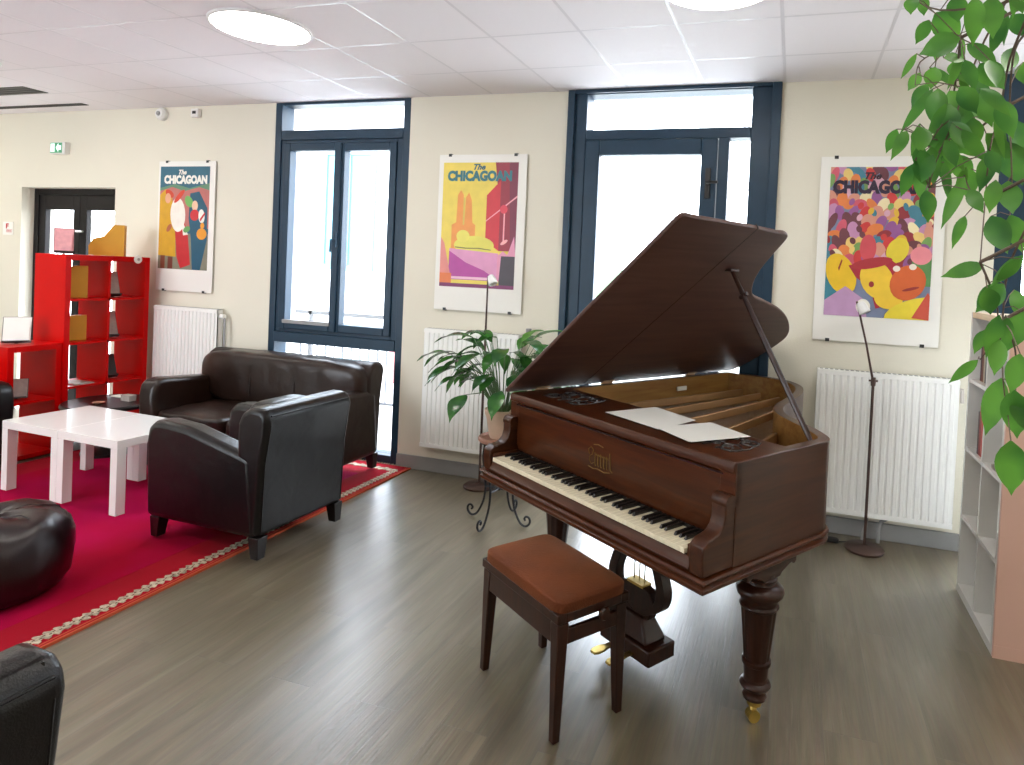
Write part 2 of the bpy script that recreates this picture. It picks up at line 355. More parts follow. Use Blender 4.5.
# skirting boards
def skirt(name, x0, x1): struct(MB().box(x0, x1, -.016, 0, 0, .105).build(name, M['skirt'], bevel=.004))
for i, (a, b) in enumerate(((XL, DR[0]), (DR[1], W1[0]), (W1[1], W2[0]), (W2[1], W3[0]))): skirt('baseboard_back' if i == 0 else 'baseboard_back.%03d' % i, a, b)

# window 1 : tall frame, top light, a pair of sashes, bottom light
def ring(mb, x0, x1, z0, z1, t, y0, y1, tb=None, tt=None):
    tb = t if tb is None else tb; tt = t if tt is None else tt
    mb.box(x0, x0 + t, y0, y1, z0, z1).box(x1 - t, x1, y0, y1, z0, z1).box(x0 + t, x1 - t, y0, y1, z0, z0 + tb).box(x0 + t, x1 - t, y0, y1, z1 - tt, z1)
a, b = W1
f = MB(); ring(f, a, b, 0.0, H, .062, .0, .14, tb=.07, tt=.022)
f.box(a + .062, b - .062, .0, .14, 2.545, 2.625).box(a + .062, b - .062, -.01, .14, .885, .97)
r = struct(f.build('window_1', M['frame'], bevel=.004))
f = MB(); ring(f, a + .062, b - .062, .97, 2.545, .05, .01, .12); f.build('window_frame', M['frame'], r, bevel=.004)
mid = -2.61
f = MB(); ring(f, a + .112, mid + .03, 1.0, 2.515, .062, -.02, .06); s1 = f.build('sash', M['frame'], r, bevel=.006, seg=3)
MB().box(a + .17, mid - .03, .015, .025, 1.06, 2.455).build('pane', M['glass'], s1)
MB().box(a + .16, mid - .02, -.03, -.018, 1.045, 1.075).build('bottom_rail', M['skirt'], s1, bevel=.003)
f = MB(); ring(f, mid - .01, b - .112, 1.0, 2.515, .062, -.005, .07); s2 = f.build('sash', M['frame'], r, bevel=.006, seg=3)
MB().box(mid + .05, b - .17, .025, .035, 1.06, 2.455).build('pane', M['glass'], s2)
h_ = MB().box(mid - .012, mid + .022, -.035, -.02, 1.68, 1.80); h_.tube([(mid + .005, -.03, 1.74), (mid + .005, -.07, 1.74), (mid + .005, -.075, 1.64)], .008); h_.build('handle', M['frame'], s1)
MB().box(a + .06, b - .06, .06, .068, 2.622, H - .02).build('pane', M['glass'], r)
MB().box(a + .06, b - .06, .06, .068, .07, .89).build('pane', M['glass'], r)

# window 2 : door leaf with side light, top light
a, b = W2
f = MB(); f.box(a, a + .135, .0, .16, 0, H).box(b - .185, b, .0, .16, 0, H).box(a + .135, b - .185, 0, .16, H - .03, H).box(a + .135, b - .185, 0, .14, 2.505, 2.575)
f.box(.385, .455, .0, .13, 0, 2.505).box(.455, b - .185, 0, .13, 0, .1)
r = struct(f.build('window_2', M['frame'], bevel=.005))
f = MB(); f.box(a - .0, a + .05, -.03, 0, 0, H).box(b - .06, b, -.03, 0, 0, H).box(a + .05, b - .06, -.03, 0, H - .025, H); f.build('casing', M['frame'], r, bevel=.004)
f = MB(); ring(f, a + .14, .38, .02, 2.5, .105, -.02, .06, tb=.14); d = f.build('door_leaf', M['frame'], r, bevel=.008, seg=3)
MB().box(a + .24, .28, .015, .025, .15, 2.4).build('pane', M['glass'], d)
h_ = MB().box(.31, .345, -.035, -.02, 2.1, 2.3); h_.tube([(.328, -.03, 2.2), (.328, -.075, 2.2), (.40, -.08, 2.2)], .010); h_.build('handle', M['black'], d, bevel=.002)
MB().box(.45, b - .18, .06, .068, .1, 2.505).build('pane', M['glass'], r); MB().box(a + .13, b - .18, .06, .068, 2.57, H - .03).build('pane', M['glass'], r)
# window 3, at the right edge
a, b = W3
f = MB(); ring(f, a, b, .0, H, .15, .0, .16, tt=.03); f.box(a + .15, b - .15, 0, .14, 2.505, 2.575)
r = struct(f.build('window_3', M['frame'], bevel=.005)); MB().box(a + .14, b - .14, .06, .068, .15, 2.51).build('pane', M['glass'], r); MB().box(a + .14, b - .14, .06, .068, 2.57, H - .03).build('pane', M['glass'], r)
# door 1, set back in its reveal
a, b = DR
f = MB(); ring(f, a, b, 0, 2.145, .06, .11, .20)
r = struct(f.build('door_1', M['dark_frame'], bevel=.004))
mid = (a + b) / 2
for (p, q) in ((a + .06, mid - .002), (mid + .002, b - .06)):
    f = MB(); ring(f, p, q, .01, 2.085, .085, .12, .17, tt=.14, tb=.2); l = f.build('door_leaf', M['dark_frame'], r, bevel=.004)
    MB().box(p + .08, q - .08, .14, .148, .2, 1.95).build('pane', M['glass'], l)
h_ = MB().tube([(mid + .04, .12, 1.74), (mid + .04, .06, 1.74), (mid - .03, .055, 1.76)], .011); h_.build('handle', M['strings'], r)

# ceiling fittings -------------------------------------------------
glow = bpy.data.materials.new('lamp_diffuser'); glow.use_nodes = True
gn = glow.node_tree; gn.nodes.clear(); em = gn.nodes.new('ShaderNodeEmission'); go = gn.nodes.new('ShaderNodeOutputMaterial'); em.inputs[0].default_value = (1, 0.955, 0.86, 1); em.inputs[1].default_value = LAMP; gn.links.new(em.outputs[0], go.inputs[0])
def ceiling_light(x, y, label):
    t = thing('ceiling_light', label, 'ceiling light', (x, y, H), group='round recessed ceiling lights')
    MB().lathe([(.262, 0), (.262, -.012), (.25, -.016), (.248, -.004)], n=48, cap=False).build('rim', M['lamp_white'], t)
    MB().lathe([(.249, -.002), (.245, -.014), (.21, -.026), (.12, -.036), (.001, -.040)], n=48).build('diffuser', glow, t)
    return t
l0 = ceiling_light(-1.985, -1.46, 'glowing round ceiling light nearest above the sofa and armchair')
for (x, y), lb in {(.525, -1.51): 'round ceiling light above the piano, cut by the top edge', (-4.66, -1.42): 'round ceiling light cut by the left edge of the photo'}.items():
    clone(l0, (x, y, H), label=lb)
for i, (x, y) in enumerate(((-6.8, -1.42), (-4.6, -3.9), (-2.0, -3.9), (.53, -4.1), (3.05, -3.9), (1.95, -2.65))):  # out-of-view copies, added to light the room
    clone(l0, (x, y, H), label='unseen round ceiling light added to brighten the room')
def slot(x0, x1, y0, y1, label):
    t = thing('ceiling_vent', label, 'air vent', ((x0 + x1) / 2, (y0 + y1) / 2, H), group='dark ceiling slots'); hx, hy = (x1 - x0) / 2, (y1 - y0) / 2
    MB().box(-hx, hx, -hy, hy, -.004, 0).build('opening', M['black'], t)
    f = MB(); 
    for q in (-hy * .5, 0, hy * .5): f.box(-hx, hx, q - .003, q + .003, -.008, -.004)
    f.build('louvre', M['card_dark'], t)
slot(-6.5, -5.06, -.735, -.55, 'wide dark slot in the ceiling at the far left')
slot(-6.5, -5.14, -.235, -.17, 'thin dark slot in the ceiling close to the back wall')
# detectors and signs
t = thing('smoke_detector', 'round white detector high on the wall above the left poster', 'detector', (-4.47, 0, 2.79))
f = MB(); pr_ = [(.055, 0), (.055, .03), (.04, .05), (.001, .052)]
f.lathe(pr_, n=24); o = f.build('housing', M['white_paint'], t); o.rotation_euler = (PI / 2, 0, 0)
f = MB(); f.lathe([(.02, .051), (.018, .06), (.001, .06)], n=16); o = f.build('sensor', M['skirt'], t); o.rotation_euler = (PI / 2, 0, 0)
t = thing('motion_sensor', 'small white box sensor with black eye near the ceiling', 'sensor', (-4.08, 0, 2.79))
MB().box(-.04, .04, -.04, 0, -.04, .035).build('housing', M['white_paint'], t, bevel=.006); MB().box(-.018, .018, -.044, -.04, -.012, .012).build('lens', M['black'], t)
t = thing('exit_sign', 'small green and white emergency exit sign on the left wall', 'sign', (-5.70, -.0, 2.45))
M['exit_green'] = mat('exit_green', rgb(70, 150, 110), 0.4, emit=.25); M['exit_white'] = mat('exit_white', rgb(225, 250, 240), 0.4, emit=.6)
MB().box(-.095, .095, -.05, 0, 0, .11).build('housing', M['white_paint'], t, bevel=.004)
MB().box(-.088, .06, -.053, -.05, .008, .102).build('panel', M['exit_green'], t)
f = MB(); f.box(-.08, -.03, -.056, -.053, .018, .094)
f.prism([(-.012, .055), (.018, .095), (.018, .075), (.052, .075), (.052, .036), (.018, .036), (.018, .016)], -.056, -.053, 'y'); f.build('pictogram', M['exit_white'], t)
t = thing('notice', 'small white paper notice with a red mark left of the door', 'sign', (-6.41, -.0, 1.68))
MB().box(-.07, .07, -.006, 0, 0, .125).build('sheet', M['paper'], t)
M['mark_red'] = mat('sign_red', rgb(190, 40, 40), .5)
f = MB(); f.box(-.025, -.012, -.008, -.006, .06, .11); f.box(-.012, .012, -.008, -.006, .098, .11).box(-.012, .008, -.008, -.006, .08, .09).box(-.02, .055, -.008, -.006, .026, .03).box(-.02, .05, -.008, -.006, .036, .041).box(-.02, .058, -.008, -.006, .046, .05); f.build('lettering', M['mark_red'], t)

# radiators ---------------------------------------------------------
def radiator(x0, x1, z0, z1, label, valve=None):
    t = thing('radiator', label, 'radiator', (x0, 0, 0), group='white panel radiators'); L = x1 - x0
    n = max(8, round(L / .0415)); f = MB(); p = []; y = -.088
    pts = [(0, y)]
    pit = (L - .03) / n
    for i in range(n):
        c = .015 + pit * i
        pts += [(c + pit * .12, y), (c + pit * .25, y - .009), (c + pit * .75, y - .009), (c + pit * .88, y)]
    pts += [(L, y), (L, y + .012), (0, y + .012)]
    f.prism(pts, z0 + .03, z1 - .03, 'z'); f.box(0, L, y - .009, y + .012, z1 - .03, z1 - .006).box(0, L, y - .009, y + .012, z0, z0 + .03)
    f.build('front_panel', M['radiator'], t, angle=25)
    f = MB(); f.box(.0, .004, -.09, -.03, z0 + .01, z1).box(L - .004, L, -.09, -.03, z0 + .01, z1)
    f.box(0, L, -.09, -.03, z1 - .006, z1); f.build('cover', M['radiator'], t, bevel=.002)
    g = MB()
    for i in range(int(L / .03)): g.box(.015 + i * .03, .033 + i * .03, -.075, -.04, z1, z1 + .0015)
    g.build('grille', M['skirt'], t)
    MB().box(.01, L - .01, -.045, -.03, z0 + .02, z1 - .02).build('rear_panel', M['radiator'], t)
    MB().box(.1, .13, -.03, 0, z0 + .1, z1 - .1).box(L - .13, L - .1, -.03, 0, z0 + .1, z1 - .1).build('bracket', M['radiator'], t)
    return t
r1 = radiator(-4.40, -3.70, .20, 1.117, 'white ribbed radiator under the left poster, between red shelf and sofa')
f = MB().tube([(.70, -.06, 1.06), (.735, -.06, 1.06), (.75, -.06, 1.04), (.755, -.06, .75), (.755, -.06, .02)], .009); f.build('pipe', M['skirt'], r1)
f = MB().tube([(.71, -.06, 1.06), (.75, -.06, 1.06)], .02, 12); f.build('valve', M['radiator'], r1)
r2 = radiator(-1.72, -.95, .21, 1.10, 'white ribbed radiator behind the potted plant')
f = MB().tube([(.77, -.06, 1.06), (.83, -.06, 1.06), (.83, -.06, 1.12)], .016, 12).tube([(.83, -.06, 1.09), (.83, -.06, 1.15)], .02, 12); f.build('valve', M['skirt'], r2)
r3 = radiator(1.075, 1.87, .155, 1.04, 'white ribbed radiator behind the standing lamp at the right')
f = MB(); f.tube([(.33, -.06, .17), (.33, -.06, .10), (.315, -.07, .05), (.31, -.08, .001)], .011); f.tube([(.50, -.06, .17), (.45, -.06, .155), (.415, -.06, .13), (.40, -.065, .08), (.40, -.07, .001)], .012); f.build('pipe', M['skirt'], r3)
f = MB(); f.tube([(.785, -.06, .98), (.815, -.06, .98), (.82, -.05, .9)], .011, 10); f.build('valve', M['strings'], r3)

# posters -------------------------------------------------------------
PM = {}
def pm(c):
    k = tuple(c)
    if k not in PM: PM[k] = mat('ink_%d_%d_%d' % k, rgb(*c), 0.45, var=0.06, vscale=14)
    return PM[k]
def poster(name, label, x0, x1, z0, z1, ix0, ix1, iz0, iz1, shapes, title_col, the_col, title_box):
    t = thing('poster', label, 'poster', ((x0 + x1) / 2, 0, z0), group='framed magazine cover posters'); cx = (x0 + x1) / 2
    MB().box(x0 - cx, x1 - cx, -.02, -.012, 0, z1 - z0).build('board', M['board'], t, bevel=.001)
    MB().box(x0 - cx + .05, x1 - cx - .05, -.012, 0, .05, z1 - z0 - .05).build('backing', M['board'], t)
    f = MB()
    for sx in (x0 - cx + .09, x1 - cx - .09):
        for zz, d_ in ((0, 1), (z1 - z0, -1)):
            k = MB().box(sx - .012, sx + .012, -.024, 0, zz - (.006 if d_ > 0 else .014), zz + (.014 if d_ > 0 else .006)); k.build('clip', M['black'], t)
    w_, h_ = ix1 - ix0, iz1 - iz0; ox = ix0 - cx; oz = iz0 - z0
    f = MB(); cols = []; y = -.0206; k = 0
    def idx(c):
        if tuple(c) not in cols: cols.append(tuple(c))
        return cols.index(tuple(c))
    for sh in shapes:
        c, kind, d = sh; f.mi = idx(c); k += 1; yy = -.0206 - k * .00003
        if kind == 'p': P = d
        elif kind == 'r': P = [(d[0], d[1]), (d[2], d[1]), (d[2], d[3]), (d[0], d[3])]
        else:
            cx_, cz_, rx, rz, an = (list(d) + [0])[:5]; an = math.radians(an)
            P = [(cx_ + rx * math.cos(a_) * math.cos(an) - rz * math.sin(a_) * math.sin(an), cz_ + (rx * math.cos(a_) * math.sin(an) + rz * math.sin(a_) * math.cos(an)) ) for a_ in [2 * PI * q / 20 for q in range(20)]]
        P = [(min(1, max(0, px)), min(1, max(0, pz))) for px, pz in P]
        f.face([f.v((ox + px * w_, yy, oz + pz * h_)) for px, pz in P])
    bmesh.ops.recalc_face_normals(f.bm, faces=f.bm.faces[:])
    for fc in f.bm.faces:
        if fc.normal.y > 0: fc.normal_flip()
    me = bpy.data.meshes.new('print'); f.bm.to_mesh(me); f.bm.free()
    for c in cols: me.materials.append(pm(c))
    o = bpy.data.objects.new('print', me); COL.objects.link(o); o.parent = t
    tb = title_box
    yy = -.0206 - (k + 4) * .00003
    text_on_wall('title', 'CHICAGOAN', .1, pm(title_col), t, (ox + (tb[0] + tb[2]) / 2 * w_, yy, oz + tb[1] * h_), width=(tb[2] - tb[0]) * w_, height=(tb[3] - tb[1]) * h_ * 1.15, off=.0062)
    text_on_wall('subtitle', 'The', .1, pm(the_col), t, (ox + (tb[0] + tb[2]) / 2 * w_ + tb[4] * w_, yy, oz + (tb[3] + .016) * h_), width=.16 * w_, height=.048 * h_, off=.004, shear=.35)
    return t
T1 = (38, 98, 120)
sh = [(T1, 'r', (0, 0, 1, 1)), ((96, 140, 112), 'p', [(0, .79), (.3, .83), (.6, .79), (1, .84), (1, .6), (0, .6)]), ((186, 110, 104), 'p', [(0, .76), (.25, .80), (.5, .76), (.8, .80), (1, .77), (1, .4), (0, .4)]),
      ((130, 128, 110), 'r', (0, 0, 1, .35)), ((205, 155, 26), 'p', [(0, .72), (.12, .78), (.25, .70), (.33, .45), (.36, .12), (.0, .13)]), ((120, 60, 40), 'r', (.05, .0, .14, .13)), ((110, 56, 44), 'r', (.2, .0, .3, .12)),
      ((200, 60, 30), 'e', (.2, .735, .09, .035, -15)), ((225, 165, 130), 'e', (.17, .69, .06, .05)), ((190, 36, 44), 'p', [(.3, .55), (.5, .5), (.6, .32), (.66, .05), (.46, .01), (.38, .12)]),
      ((238, 232, 222), 'e', (.38, .53, .15, .17, 20)), ((238, 232, 222), 'p', [(.45, .5), (.6, .34), (.5, .33)]), ((24, 84, 110), 'p', [(.62, .74), (.8, .76), (.97, .6), (.98, .3), (.86, .0), (.7, .0), (.66, .3), (.6, .5)]),
      ((208, 60, 36), 'e', (.4, .71, .12, .03, 30)), ((110, 176, 90), 'e', (.6, .66, .09, .05, -20)), ((228, 190, 160), 'e', (.72, .62, .06, .05)), ((204, 40, 50), 'e', (.72, .53, .09, .055)), ((236, 236, 230), 'e', (.86, .52, .06, .07, 30)), ((204, 40, 50), 'p', [(.82, .49), (.92, .56), (.93, .54), (.84, .47)]),
      ((226, 150, 40), 'e', (.87, .35, .1, .055)), ((226, 150, 40), 'e', (.88, .43, .04, .03)), ((100, 160, 90), 'e', (.57, .39, .07, .03, 10)), ((170, 90, 60), 'e', (.21, .4, .06, .03, 30))]
poster('poster', 'poster in blue, yellow and red on the wall above the left radiator', -4.478, -3.845, 1.247, 2.375, -4.458, -3.903, 1.437, 2.33, sh, (240, 238, 230), (240, 238, 230), (.08, .83, .95, .905, -.06))
YB_ = (232, 208, 84)
sh = [(YB_, 'r', (0, 0, 1, 1)), ((150, 24, 50), 'p', [(.7, 1), (1, 1), (1, .3), (.78, .3), (.78, .6)]), ((206, 32, 48), 'p', [(.6, .74), (.78, .86), (.78, .3), (.6, .38)]), ((120, 26, 60), 'p', [(.88, 1), (1, 1), (1, .3), (.93, .3)]),
      ((232, 150, 66), 'p', [(.14, .1), (.14, .5), (.2, .52), (.21, .74), (.25, .78), (.29, .74), (.3, .5), (.31, .5), (.32, .72), (.36, .76), (.40, .70), (.42, .52), (.46, .5), (.46, .1)]), ((210, 190, 80), 'r', (.29, .5, .31, .72)),
      ((226, 216, 90), 'e', (.45, .34, .27, .075)), ((232, 220, 96), 'e', (.3, .41, .09, .05)), ((110, 100, 40), 'p', [(.2, .325), (.35, .318), (.52, .32), (.68, .308), (.68, .302), (.5, .312), (.34, .31), (.2, .318)]),
      ((220, 150, 190), 'p', [(.12, .31), (.78, .28), (.78, .06), (.12, .06)]), ((178, 60, 150), 'p', [(.12, .29), (.35, .2), (.6, .14), (.8, .06), (.12, .06)]), ((236, 190, 212), 'r', (.14, .065, .8, .085)),
      ((226, 120, 60), 'r', (0, .02, .16, .11)), ((226, 140, 130), 'p', [(0, .11), (.14, .11), (.05, .35), (0, .4)]), ((60, 50, 60), 'r', (.8, 0, 1, .27)), ((226, 150, 180), 'p', [(.77, .26), (.84, .30), (.9, .27), (.98, .42), (1, .3), (1, .26), (.82, .26), (.8, .06), (.77, .06)]),
      ((120, 30, 90), 'r', (0, 0, 1, .03)), ((240, 160, 170), 'p', [(.6, .54), (1, .74), (1, .725), (.6, .53)]), ((240, 160, 170), 'r', (.83, .36, .85, .64)), ((220, 60, 80), 'e', (.83, .63, .05, .035)), ((240, 170, 170), 'e', (.85, .37, .05, .015, 20))]
poster('poster', 'poster in yellow, red and pink on the wall between the two windows', -1.69, -.975, 1.245, 2.407, -1.652, -1.04, 1.42, 2.348, sh, (30, 110, 120), (30, 96, 110), (.06, .85, .92, .925, 0))
random.seed(11)
pal = [(226, 180, 60), (204, 60, 60), (226, 130, 70), (196, 140, 180), (70, 130, 150), (150, 90, 150), (232, 200, 120), (216, 150, 130), (110, 60, 70), (120, 160, 90), (206, 90, 110), (220, 170, 190), (236, 222, 180), (150, 50, 60)]
sh = [((120, 130, 160), 'r', (0, 0, 1, 1))]
for r_ in range(13):
    zc = 1 - r_ * .052
    for c_ in range(9): 
        s_ = .055 + .002 * r_
        sh.append((random.choice(pal), 'e', ((c_ + .5 * (r_ % 2)) / 8.5 + random.uniform(-.02, .02), zc + random.uniform(-.01, .01), s_ * random.uniform(.8, 1.2), s_ * .62 * random.uniform(.8, 1.3), random.uniform(-60, 60))))
for q in range(26):
    sh.append((random.choice(pal), 'e', (random.random(), random.uniform(.35, .78), .03, .022, random.uniform(-60, 60))))
sh += [((90, 140, 80), 'r', (.82, .22, 1, .4)), ((60, 130, 150), 'p', [(0, .3), (.14, .34), (.2, .14), (0, .1)]), ((232, 190, 40), 'e', (.15, .28, .17, .12, -35)), ((228, 206, 60), 'e', (.68, .45, .11, .08, 20)), ((206, 80, 90), 'e', (.4, .46, .08, .09)), ((232, 140, 150), 'e', (.9, .42, .1, .06)),
       ((190, 150, 190), 'p', [(0, 0), (0, .1), (.2, .2), (.38, .12), (.42, 0)]), ((172, 40, 60), 'p', [(.22, .34), (.6, .40), (.72, .34), (.7, .1), (.5, .06), (.44, .2), (.3, .26)]), ((236, 196, 60), 'e', (.5, .25, .17, .12, -20)), ((236, 196, 60), 'e', (.62, .14, .14, .08)),
       ((212, 100, 50), 'e', (.79, .24, .17, .115, 10)), ((232, 210, 60), 'e', (.88, .05, .3, .09, 10)), ((200, 80, 60), 'p', [(.84, .01), (.98, .18), (1, .16), (1, .0)]), ((176, 50, 60), 'e', (.44, .36, .2, .035, 8)),
       ((236, 232, 222), 'e', (.38, .07, .07, .05)), ((236, 226, 214), 'e', (.68, .33, .035, .02)), ((236, 226, 214), 'e', (.83, .345, .035, .02)), ((150, 40, 50), 'e', (.45, .22, .025, .02)), ((150, 50, 50), 'e', (.82, .2, .08, .01, 10)), ((150, 60, 50), 'p', [(.12, .32), (.15, .38), (.16, .37), (.13, .3)])]
poster('poster', 'multicoloured crowded poster on the right wall above the right radiator', 1.035, 1.757, 1.215, 2.37, 1.095, 1.695, 1.375, 2.305, sh, (50, 34, 60), (60, 34, 50), (.03, .82, .9, .90, -.05))
# ------------------------------------------------------------------ rug
def rug():
    m = mat('red_pile_blue_lit', (0.4, 0.01, 0.03, 1), 0.95, bump=0.5, bscale=260, spec=0.15); n = m.node_tree; b = n.nodes['Principled BSDF']
    t = n.nodes.new('ShaderNodeTexCoord'); nz = n.nodes.new('ShaderNodeTexNoise'); nz.inputs['Scale'].default_value = 1.1; nz.inputs['Detail'].default_value = 5; n.links.new(t.outputs['Object'], nz.inputs['Vector'])
    rp = n.nodes.new('ShaderNodeValToRGB'); rp.color_ramp.elements[0].position = .35; rp.color_ramp.elements[0].color = (0.36, 0.002, 0.024, 1); rp.color_ramp.elements[1].position = .65; rp.color_ramp.elements[1].color = (0.42, 0.004, 0.075, 1)  # magenta end of the ramp imitates blue window light on the pile
    n.links.new(nz.outputs['Fac'], rp.inputs[0]); n.links.new(rp.outputs[0], b.inputs['Base Color'])
    b.inputs['Specular IOR Level'].default_value = 0.05
    RED = m; edge = mat('rug_border_red', (0.34, 0.003, 0.014, 1), 0.95, bump=.5, bscale=260, spec=.15); orange = mat('rug_edge_orange', (0.5, 0.09, 0.04, 1), 0.95, bump=.5, bscale=260, spec=.15); cream = mat('rug_cream_wool', rgb(188, 172, 150), 0.95, bump=.5, bscale=200, var=.45, vscale=45, spec=.15); dark = mat('rug_dark_wool', rgb(92, 60, 50), .95)
    x1 = -1.83; y1 = -.02; x0 = -4.35; y0 = -3.7
    t_ = thing('rug', 'large crimson rug with a cream braided border under the seating', 'rug', (x1, y1, 0))
    # the far edge is a little skewed
    f = MB(); f.box(x0 - x1 + .27, -.27, y0 - y1 + .27, -.27, 0, .0115); f.build('field', RED, t_)
    f = MB(); f.box(-.27, -.012, y0 - y1, 0, 0, .011).box(x0 - x1, x0 - x1 + .27, y0 - y1, 0, 0, .011).box(x0 - x1 + .27, -.27, -.27, 0, 0, .011).box(x0 - x1 + .27, -.27, y0 - y1, y0 - y1 + .27, 0, .011); f.build('border', edge, t_)
    f = MB(); f.box(-.010, 0.0, y0 - y1, 0, 0, .012).box(-.026, -.020, y0 - y1 + .03, -.03, 0, .0125); f.build('edging', orange, t_)
    f = MB(); g = MB(); k = 0; y = -.1
    rnd = random.Random(3)
    while y > y0 - y1 + .1:
        s_ = 1 if k % 2 else -1
        cx = -.070 + s_ * .007
        j = lambda: rnd.uniform(-.004, .004)
        f.prism([(cx - .024 + j(), y + j()), (cx - .01 + j(), y + .013), (cx + .018 + j(), y + .010), (cx + .024 + j(), y - .006), (cx + .008, y - .012 + j()), (cx - .018 + j(), y - .009)], .0105, .0142, 'z')
        g.prism([(cx - .012 * s_, y - .005), (cx + .006 - .012 * s_, y - .006), (cx + .006 - .012 * s_, y + .004), (cx - .012 * s_, y + .005)], .014, .0150, 'z')
        k += 1; y -= .019
    x = -.12
    while x > x0 - x1 + .1:
        s_ = 1 if k % 2 else -1; cy = -.105 + s_ * .006
        f.prism([(x, cy - .026), (x + .02, cy - .01), (x + .012, cy + .022), (x - .012, cy + .026), (x - .022, cy), (x - .014, cy - .022)], .0105, .0142, 'z'); k += 1; x -= .036
    f.build('braid', cream, t_); g.build('braid_eyes', dark, t_)
    f = MB()
    xx = x0 - x1
    while xx < .0:
        d = rnd.uniform(-.012, .012); L = rnd.uniform(.05, .085)
        f.tube([(xx, -.005, .008), (xx + d, L * .5, .012), (xx + 2 * d, L, .003)], [.004, .005, .003], 5); xx += .016
    f.build('fringe', cream, t_)
rug()
# cable seen by the sofa foot
# ------------------------------------------------------------------ leather seating (front faces local -Y)
def seating(name, label, cat, w, d, lm, nseat, loc, rz, aw=.155, leg_h=.12, arm_f=.625, arm_b=.56, back_h=.79, group=None, wr=.003, roll=False):
    t = thing(name, label, cat, loc, rz, group); hw, hd = w / 2, d / 2
    bb = d / 2
    # arms: profile in y,z, closed with rounded top edge by a wide bevel
    for i, s_ in enumerate((-1, 1)):
        f = MB(); a_, b_ = (s_ * hw, s_ * (hw - aw)); a_, b_ = min(a_, b_), max(a_, b_)
        prof = [(-hd + .02, leg_h), (-hd - .0, arm_f - .12), (-hd + .015, arm_f - .035), (-hd + .06, arm_f - .003), (-hd + .12, arm_f + .003), (-hd + .35 * d, arm_f - .01), (hd - .16, arm_b), (hd - .10, arm_b - .02), (hd - .05, leg_h)]
        f.prism(prof, a_, b_, 'x'); f.build('arm', lm, t, bevel=.035, seg=5)
    # back with rolled top
    f = MB(); prof = [(hd - .045, leg_h), (hd - .03, back_h - .28), (hd - .0, back_h - .07), (hd - .01, back_h - .025), (hd - .045, back_h - .002), (hd - .12, back_h), (hd - .175, back_h - .03), (hd - .20, back_h - .09), (hd - .20, .5), (hd - .16, leg_h + .05)]
    f.prism(prof, -hw + .004, hw - .004, 'x'); bk = f.build('backrest', lm, t, bevel=.03, seg=5)
    f = MB(); z = back_h - .255
    f.tube([(-hw + .01, hd - .028, z), (hw - .01, hd - .028, z)], .004, 6) if nseat == 99 else None
    for s_ in (-1, 1):
        f.tube([(s_ * (hw - .03), hd - .043, leg_h + .02), (s_ * (hw - .03), hd - .03, back_h - .28), (s_ * (hw - .035), hd - .003, back_h - .08), (s_ * (hw - .04), hd - .03, back_h - .012), (s_ * (hw - .045), hd - .12, back_h - .003)], .0032, 6)
    f.tube([(-hw + .035, hd - .003, back_h - .035), (hw - .035, hd - .003, back_h - .035)], .004, 6)
    f.build('piping', lm, t)
    iw = w - 2 * aw
    f = MB(); f.box(-iw / 2 - .01, iw / 2 + .01, -hd + .025, hd - .15, leg_h, .31); f.build('seat_base', lm, t, bevel=.015)
    for k in range(nseat):
        x0 = -iw / 2 + iw / nseat * k; x1 = x0 + iw / nseat
        f = MB(); f.cushion(x0 + .002, x1 - .002, -hd - .005, hd - .19, .30, .43, k=8, n=16, crown=.025, noise=wr); f.build('seat_cushion', lm, t, angle=80)
        if not roll: f = MB(); f.cushion(x0 + .002, x1 - .002, hd - .30, hd - .13, .42, back_h - .01, k=5, n=16, noise=wr); f.build('back_cushion', lm, t, angle=80)
    if roll:
        f = MB(); f.cushion(-hw + .015, hw - .015, hd - .31, hd - .03, .42, back_h + .012, k=4.5, n=22, noise=wr)
        for q in (-iw / 6, iw / 6): f.tube([(q, hd - .312, .50), (q, hd - .313, .62), (q, hd - .30, .72), (q, hd - .25, back_h + .002), (q, hd - .17, back_h + .013), (q, hd - .08, back_h + .005)], .003, 6)
        f.build('back_cushion', lm, t, angle=80)
    for sx in (-1, 1):
        for sy in (-1, 1):
            f = MB(); cx, cy = sx * (hw - .045), sy * (hd - .075) - (.0 if sy < 0 else .0)
            a_, b_ = .034, .024; dx, dy = sx * .004, sy * .006
            f.hexa([(cx - b_ + dx, cy - b_ + dy, .012), (cx + b_ + dx, cy - b_ + dy, .012), (cx + b_ + dx, cy + b_ + dy, .012), (cx - b_ + dx, cy + b_ + dy, .012), (cx - a_, cy - a_, leg_h + .005), (cx + a_, cy - a_, leg_h + .005), (cx + a_, cy + a_, leg_h + .005), (cx - a_, cy + a_, leg_h + .005)])
            f.build('leg', M['dark_wood'], t, bevel=.003)
    return t
seating('sofa', 'dark brown leather two-seat sofa in front of the left window', 'sofa', 1.55, .76, M['leather_sofa'], 2, (-2.81, -.48, .012), 0, back_h=.815, arm_f=.645, arm_b=.61, roll=True)
seating('armchair', 'black leather armchair seen from behind, in front of the sofa', 'armchair', .65, .84, M['leather'], 1, (-2.005, -1.395, .012), -PI / 2 - .03, aw=.13, back_h=.79, arm_f=.65, arm_b=.55, wr=.001)
seating('armchair', 'black leather armchair at the left edge, beyond the white table', 'armchair', .60, .70, M['leather'], 1, (-4.59, -1.52, .0), PI / 2, aw=.12, back_h=.76)
seating('armchair', 'black leather armchair corner cut off at the bottom left', 'armchair', .64, .78, M['leather'], 1, (-.83, -3.745, 0), -PI / 2 - .04, aw=.14, back_h=.775, wr=.002)

